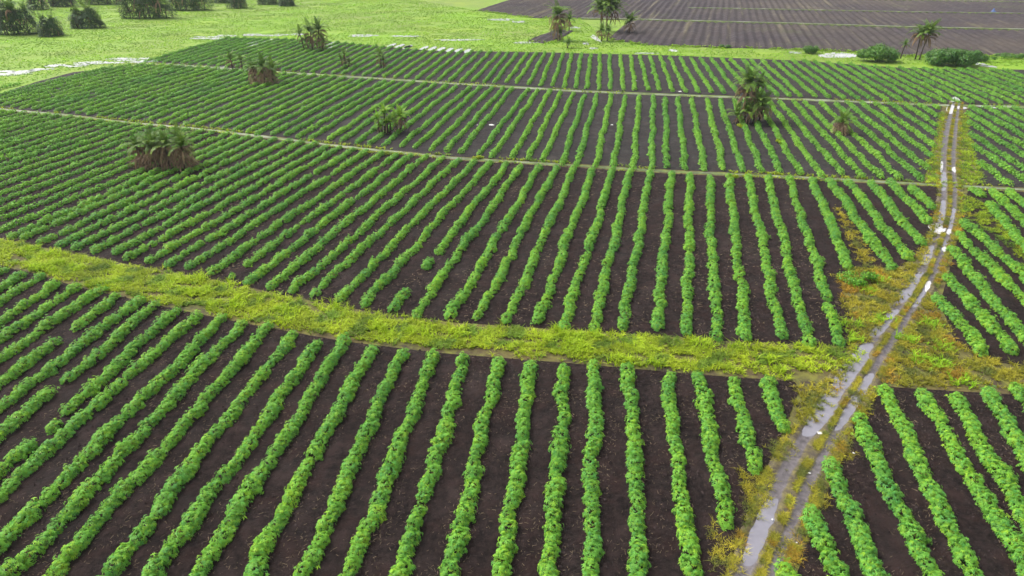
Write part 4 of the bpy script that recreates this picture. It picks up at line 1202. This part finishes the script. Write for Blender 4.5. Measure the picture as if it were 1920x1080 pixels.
palm('palm_clump', at('big_1410'), 'low dark bushy palm at the foot of the tallest palm', [(0.0, 0, 4.6, 0.3, 0, 1.25, 18, 18), (1.0, 0.2, 4.0, 0.4, 0, 1.1, 12, 10), (-1.0, -0.3, 3.2, -0.3, 0, 1.0, 12, 8)], 575)
palm('palm_tree', at('big_1385'), 'small palm sprouting left of the tallest palm', [(0, 0, 2.4, -0.4, 0, 0.95, 14, 7)], 580)
palm('palm_tree', at('stub_1575'), 'short stubby palm with a brown base among upper rows', [(0, 0, 2.9, 0.1, 0, 0.95, 15, 15)], 585, mass='brown')
palm('palm_tree', at('p1048'), 'tall brown-skirted palm on the lime green strip', [(0, 0, 9.3, -0.2, 0, 1.9, 16, 26)], 590)
palm('palm_tree', at('p1068'), 'smaller drooping palm right behind the tall brown one', [(0, 0, 4.8, 0, 0, 1.2, 10, 12)], 593)
palm('palm_tree', at('p1050low'), 'low dark palm at the foot of the tall brown one', [(0, 0, 3.2, 0.1, 0, 1.0, 13, 12)], 596)
palm('palm_tree', at('p1063'), 'tiny palm in front of the tall brown-skirted one', [(0, 0, 2.0, 0.2, 0, 0.9, 12, 3)], 599)
palm('palm_tree', at('p1137'), 'big full green palm before the ploughed land', [(0, 0, 10.0, 0, 0, 2.1, 30, 8), (-0.8, 0.5, 8.6, -1.3, 0, 1.9, 22, 4), (0.8, 0.5, 8.6, 1.3, 0, 1.9, 22, 4)], 602, skirt=0.3)
palm('palm_tree', at('p1133low'), 'dark low palm below the big green one', [(-0.8, 0, 4.0, -0.2, 0, 1.15, 14, 12), (0.9, 0.2, 3.9, 0.2, 0, 1.1, 12, 12)], 605)
palm('palm_tree', at('p1180'), 'grey-green palm rising from the ploughed ground', [(0, 0, 5.0, 0, 0, 1.6, 16, 12)], 608)
palm('palm_tree', at('p1715'), 'thin-trunked palm with hanging brown fronds between the bushes', [(0, 0, 7.5, -0.2, 0, 1.3, 12, 24)], 611, skirt=0.2)
palm('palm_tree', at('p1728'), 'leaning thin-trunked palm with green crown between the bushes', [(0, 0, 7.9, 0.6, 0, 1.45, 24, 12)], 614, skirt=0.15)
palm('palm_tree', at('p1690'), 'small spindly palm right of the left bush', [(0, 0, 4.2, 0.4, 0, 0.7, 10, 5)], 617, skirt=0.1)
BG = [('bg30', 'big dark green palm clump at the top left corner', [(-3, 0, 9.0, -1, 0, 2.3, 15, 12), (1, -.5, 9.8, 0, 0, 2.4, 16, 14), (3.5, .5, 8.0, 1, 0, 2.0, 14, 10), (-4.5, 1, 7, -1, 0, 2.0, 12, 6), (0, -1.2, 5.0, 0, 0, 1.7, 12, 10)]),
      ('bg95', 'rounded palm clump with brown right side in the meadow', [(-1.2, 0, 5.6, -.3, 0, 1.6, 14, 10), (1.2, 0, 6.0, .3, 0, 1.6, 10, 20), (0, -.8, 4.0, 0, 0, 1.4, 10, 10)]),
      ('bg165', 'grey-green palm clump spreading low in the meadow', [(-2.2, 0, 5.8, -.4, 0, 1.7, 14, 12), (1.5, 0, 6.6, .3, 0, 1.8, 15, 12), (3.2, -.4, 4.2, .8, 0, 1.5, 12, 8), (-3.2, -.4, 3.6, -.6, 0, 1.4, 9, 10)]),
      ('bg270', 'large dark palm grove at the top of the meadow', [(-6, 0, 9.0, -.6, 0, 2.3, 14, 12), (-2.5, -.5, 10.3, 0, 0, 2.5, 16, 14), (1.5, 0, 10.4, 0, 0, 2.5, 16, 14), (5, -.3, 9.0, .5, 0, 2.3, 14, 14), (7.5, .4, 7.0, .8, 0, 2.0, 12, 10), (0, -1.8, 5.5, 0, 0, 1.8, 10, 14)]),
      ('bg355', 'dark palms adjoining the large grove at the top', [(-5, 0, 8, -.5, 0, 2.2, 13, 12), (-1, 0, 8.6, 0, 0, 2.3, 14, 12), (3, 0, 8, .4, 0, 2.2, 13, 12), (6.5, .3, 7, .5, 0, 2.0, 12, 10)]),
      ('bg445', 'round dark palm right of the grove at the top edge', [(-1.2, 0, 6.6, -.3, 0, 2.0, 14, 14), (1.6, 0, 7.0, .3, 0, 2.0, 14, 14)]),
      ('bg70', 'dim palms behind the meadow clumps near the left corner', [(-2, 0, 7.4, 0, 0, 2.1, 12, 10), (2, 0, 7.8, 0, 0, 2.2, 12, 10)]),
      ('bg540', 'pale small palms farthest right along the top edge', [(-1.5, 0, 4.4, 0, 0, 1.5, 10, 6), (1.8, 0, 4.8, 0, 0, 1.6, 11, 6)]),
      ('bg120', 'dim palms in the gap left of the low grey-green clump', [(-4, 0, 7, 0, 0, 2.2, 11, 10), (0, 0, 7.4, 0, 0, 2.2, 11, 10), (4, .5, 7, 0, 0, 2.2, 11, 8)]),
      ('bg500', 'thin-stemmed palms at the top edge right of the grove', [(-3, 0, 6.2, 0, 0, 1.6, 10, 4), (0, 0, 6.6, .2, 0, 1.6, 10, 4), (3, 0, 6, 0, 0, 1.5, 10, 4)]),
      ('bg190', 'distant dark palms above the low grey-green clump', [(-5, 0, 8, 0, 0, 2.3, 11, 10), (-1, 0, 8.4, 0, 0, 2.3, 11, 10), (3, 0, 8, 0, 0, 2.3, 11, 8), (7, 0, 7.6, 0, 0, 2.2, 11, 8)]),
      ('bg415', 'distant palms between the grove and the round dark palm', [(-3, 0, 6.4, 0, 0, 2.0, 11, 8), (1, 0, 6.6, 0, 0, 2.0, 11, 8)])]
for i, (k, lab, st) in enumerate(BG):
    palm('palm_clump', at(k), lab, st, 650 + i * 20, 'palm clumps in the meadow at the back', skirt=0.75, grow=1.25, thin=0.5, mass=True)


# ------------------------------------------------------------------ bushes
def bush(name, loc, rx, ry, h, label, seed, lumps=16, leaves=170, leaf=0.24, cat='bush', mat='bush', tintmul=(1, 1, 1)):
    r = rs(seed)
    root = empty(name, (loc[0], loc[1], 0.03))
    Vs, Ts, SV, SF = [], [], [], []
    for q in range(lumps):
        a = r.uniform(0, 6.28); rr = math.sqrt(r.rand()) * 0.86
        c = np.array([math.cos(a) * rr * rx, math.sin(a) * rr * ry, h * (0.30 + 0.42 * r.rand() * (1 - rr ** 2 * 0.7))])
        rad = np.array([rx * 0.28, ry * 0.38, h * 0.26]) * r.uniform(0.6, 1.3)
        d = norm(r.normal(size=(leaves, 3)))
        pnt = c + d * rad * r.uniform(0.7, 1.12, (leaves, 1)) * np.where(r.rand(leaves, 1) < 0.1, 1.3, 1.0)
        keep = pnt[:, 2] > 0.05
        pnt, d = pnt[keep], d[keep]
        n = len(pnt)
        nm = norm(d + np.array([0, 0, 0.5]) + r.normal(size=(n, 3)) * 0.45)
        ax = norm(np.cross(nm, r.normal(size=(n, 3))))
        ay = np.cross(nm, ax)
        L = leaf * r.uniform(0.7, 1.3, (n, 1))
        Vs.append(np.stack([pnt - ax * L * 0.5, pnt - ay * L * 0.3, pnt + ax * L * 0.6 - np.array([0, 0, 1]) * L * 0.2, pnt + ay * L * 0.3], 1).reshape(-1, 3))
        Ts.append(np.repeat(leaf_tints(r, n) * np.array(tintmul), 4, 0))
        k = len(SV)
        b = np.array([c[0] * 0.25, c[1] * 0.25, -0.05]); sd = np.array([0.04, 0, 0]); sd2 = np.array([0, 0.04, 0])
        SV += [b - sd, b + sd, c + sd * 0.4, c - sd * 0.4, b - sd2, b + sd2, c + sd2 * 0.4, c - sd2 * 0.4]
        SF += [[k, k + 1, k + 2, k + 3], [k + 4, k + 5, k + 6, k + 7]]
    V = np.concatenate(Vs)
    mk('crown', V, np.arange(len(V)).reshape(-1, 4), M[mat], root, tint=np.concatenate(Ts))
    mk('stems', np.array(SV), np.array(SF), M['stem'], root)
    tag(root, label, cat)
    return root


bush('bush', at('bush1645'), 5.2, 3.6, 4.4, 'rounded dark green bush left of the thin-trunked palms', 800, 22, 420, 0.36)
bush('bush', at('bush1790'), 7.6, 4.0, 4.7, 'widest dark green bush right of the thin-trunked palms', 810, 34, 420, 0.36)
bush('bush', at('bush1518'), 2.2, 1.6, 2.4, 'small round bush left of the white flood pool', 820, 12, 260, 0.3)
bush('bush', at('bush1360'), 1.9, 1.2, 1.3, 'tiny low bush at the edge of the ploughed land', 825, 7, 90)
bush('bush', (T['MISC']['pw1845'][0] + 3.4, T['MISC']['pw1845'][1] + 5.0), 2.6, 2.2, 1.9, 'low bush beside the white pool at the far right', 828, 8, 130)
bush('bush', (T['MISC']['pw1845'][0] + 12, T['MISC']['pw1845'][1] + 9.0), 5.5, 1.8, 1.8, 'long low green thicket at the right edge', 829, 12, 140)
bush('shrub', at('lone1610'), 1.9, 1.2, 1.25, 'low dark-leaved shrub in the weed triangle beside the track', 830, 9, 150, 0.16, 'shrub', tintmul=(1.4, 1.5, 0.9))
for i, (k, lab, rad, hh) in enumerate((('w1445', 'yellow-green weed plant among the upper crop rows', 0.8, 0.9), ('w1390', 'pale yellow weed plant below the tallest palm', 0.9, 0.8))):
    bush('weed_plant', T['MISC'][k], rad, rad, hh, lab, 840 + i, 5, 70, 0.16, 'weed', 'verge')
for i, (x, y, lab) in enumerate(((-19.2, 100.2, 'yellow weed bank on the footpath under the slender palms'), (29.8, 89.2, 'yellow weed bush on the footpath before the upper rows'), (-5.0, 98.0, 'yellow weed clump on the footpath left of centre'))):
    bush('weed_plant', (x, y), 3.6 if i == 0 else 1.0, 0.5, 0.7, lab, 850 + i, 8, 80, 0.16, 'weed', 'verge')

# lone plants left in the bare gap of the gapped row, and one yellow plant in the foreground
seg = np.array(T['MID'][15])
for i, (f, s_, lab) in enumerate(((0.215, 0.75, 'lone green plant in the bare gap behind the verge, nearer one'), (0.292, 0.7, 'lone green plant in the bare gap behind the verge, farther one'))):
    p = seg[:2] * (1 - f) + seg[2:] * f
    tag(place('crop_plant', NEAR_MESH[i + 3], None, (p[0], p[1], 0.1), 0.7 * i, s_), lab, 'plant')

# ------------------------------------------------------------------ litter
def scrap(k, size, label, seed, mat='paper', cat='litter', z=0.14, h=0.35):
    r = rs(seed)
    n = 6
    u = np.linspace(-1, 1, n)
    X, Y = np.meshgrid(u, u, indexing='ij')
    Z = np.abs(r.normal(size=(n, n))) * h * size * (1.1 - np.maximum(np.abs(X), np.abs(Y)))
    V = np.stack([X * size * (1 + 0.2 * r.normal(size=(n, n))), Y * size * 0.7 * (1 + 0.2 * r.normal(size=(n, n))), Z + 0.01], -1)
    o = mk('plastic_scrap', V, grid_faces(n, n), M[mat])
    o.location = (*T['MISC'][k], z)
    o.rotation_euler = (0, 0, r.uniform(0, 3))
    tag(o, label, cat, 'scraps of litter on the ground')


scrap('litter1', 0.42, 'largest white scrap lying between upper crop rows', 900)
scrap('litter2', 0.22, 'small white scrap among upper rows, right of the larger one', 901)
scrap('litter3', 0.14, 'tiny white scrap just left of the largest one', 902)
scrap('litter4', 0.16, 'white scrap at the end of the foreground puddle', 903, z=0.17)
scrap('litter5', 0.08, 'tiny white scrap on the track middle, in the foreground', 904, z=0.17)
scrap('litter6', 0.07, 'tiny white scrap beside a crop row right of the track', 905)
scrap('litter7', 0.07, 'tiny white scrap nearest the bottom, right of the track', 906)
scrap('litter8', 0.06, 'tiny white scrap beside the near left puddle', 907, z=0.17)
scrap('t1', 0.30, 'small white scrap on the far footpath', 908)
scrap('t2', 0.34, 'white scrap where a far row meets the far footpath', 909)
scrap('blue', 1.3, 'crumpled blue sheet far off on the ploughed land', 910, 'blue', 'plastic sheet', z=0.4, h=0.6)
# ------------------------------------------------------------------ moist air over the fields
hz, nt, out = new_mat('moist_air')
pv = nt.nodes.new('ShaderNodeVolumePrincipled')
pv.inputs['Color'].default_value = (0.90, 0.94, 1.0, 1)
pv.inputs['Density'].default_value = 0.00010
nt.links.new(pv.outputs[0], out.inputs['Volume'])
b0, b1 = (-2600, -700, -1.0), (2600, 4100, 36.0)
V = [[x, y, z] for x in (b0[0], b1[0]) for y in (b0[1], b1[1]) for z in (b0[2], b1[2])]
tag(mk('haze', np.array(V), np.array([[0, 1, 3, 2], [4, 6, 7, 5], [0, 4, 5, 1], [2, 3, 7, 6], [0, 2, 6, 4], [1, 5, 7, 3]]), hz), 'thin moist haze over the whole plain', 'haze', kind='stuff')
print('tris', sum(len(o.data.polygons) for o in bpy.data.objects if o.type == 'MESH' and o.data.users == 1) * 2)
print('rows', row_count, 'objects', len(bpy.data.objects))
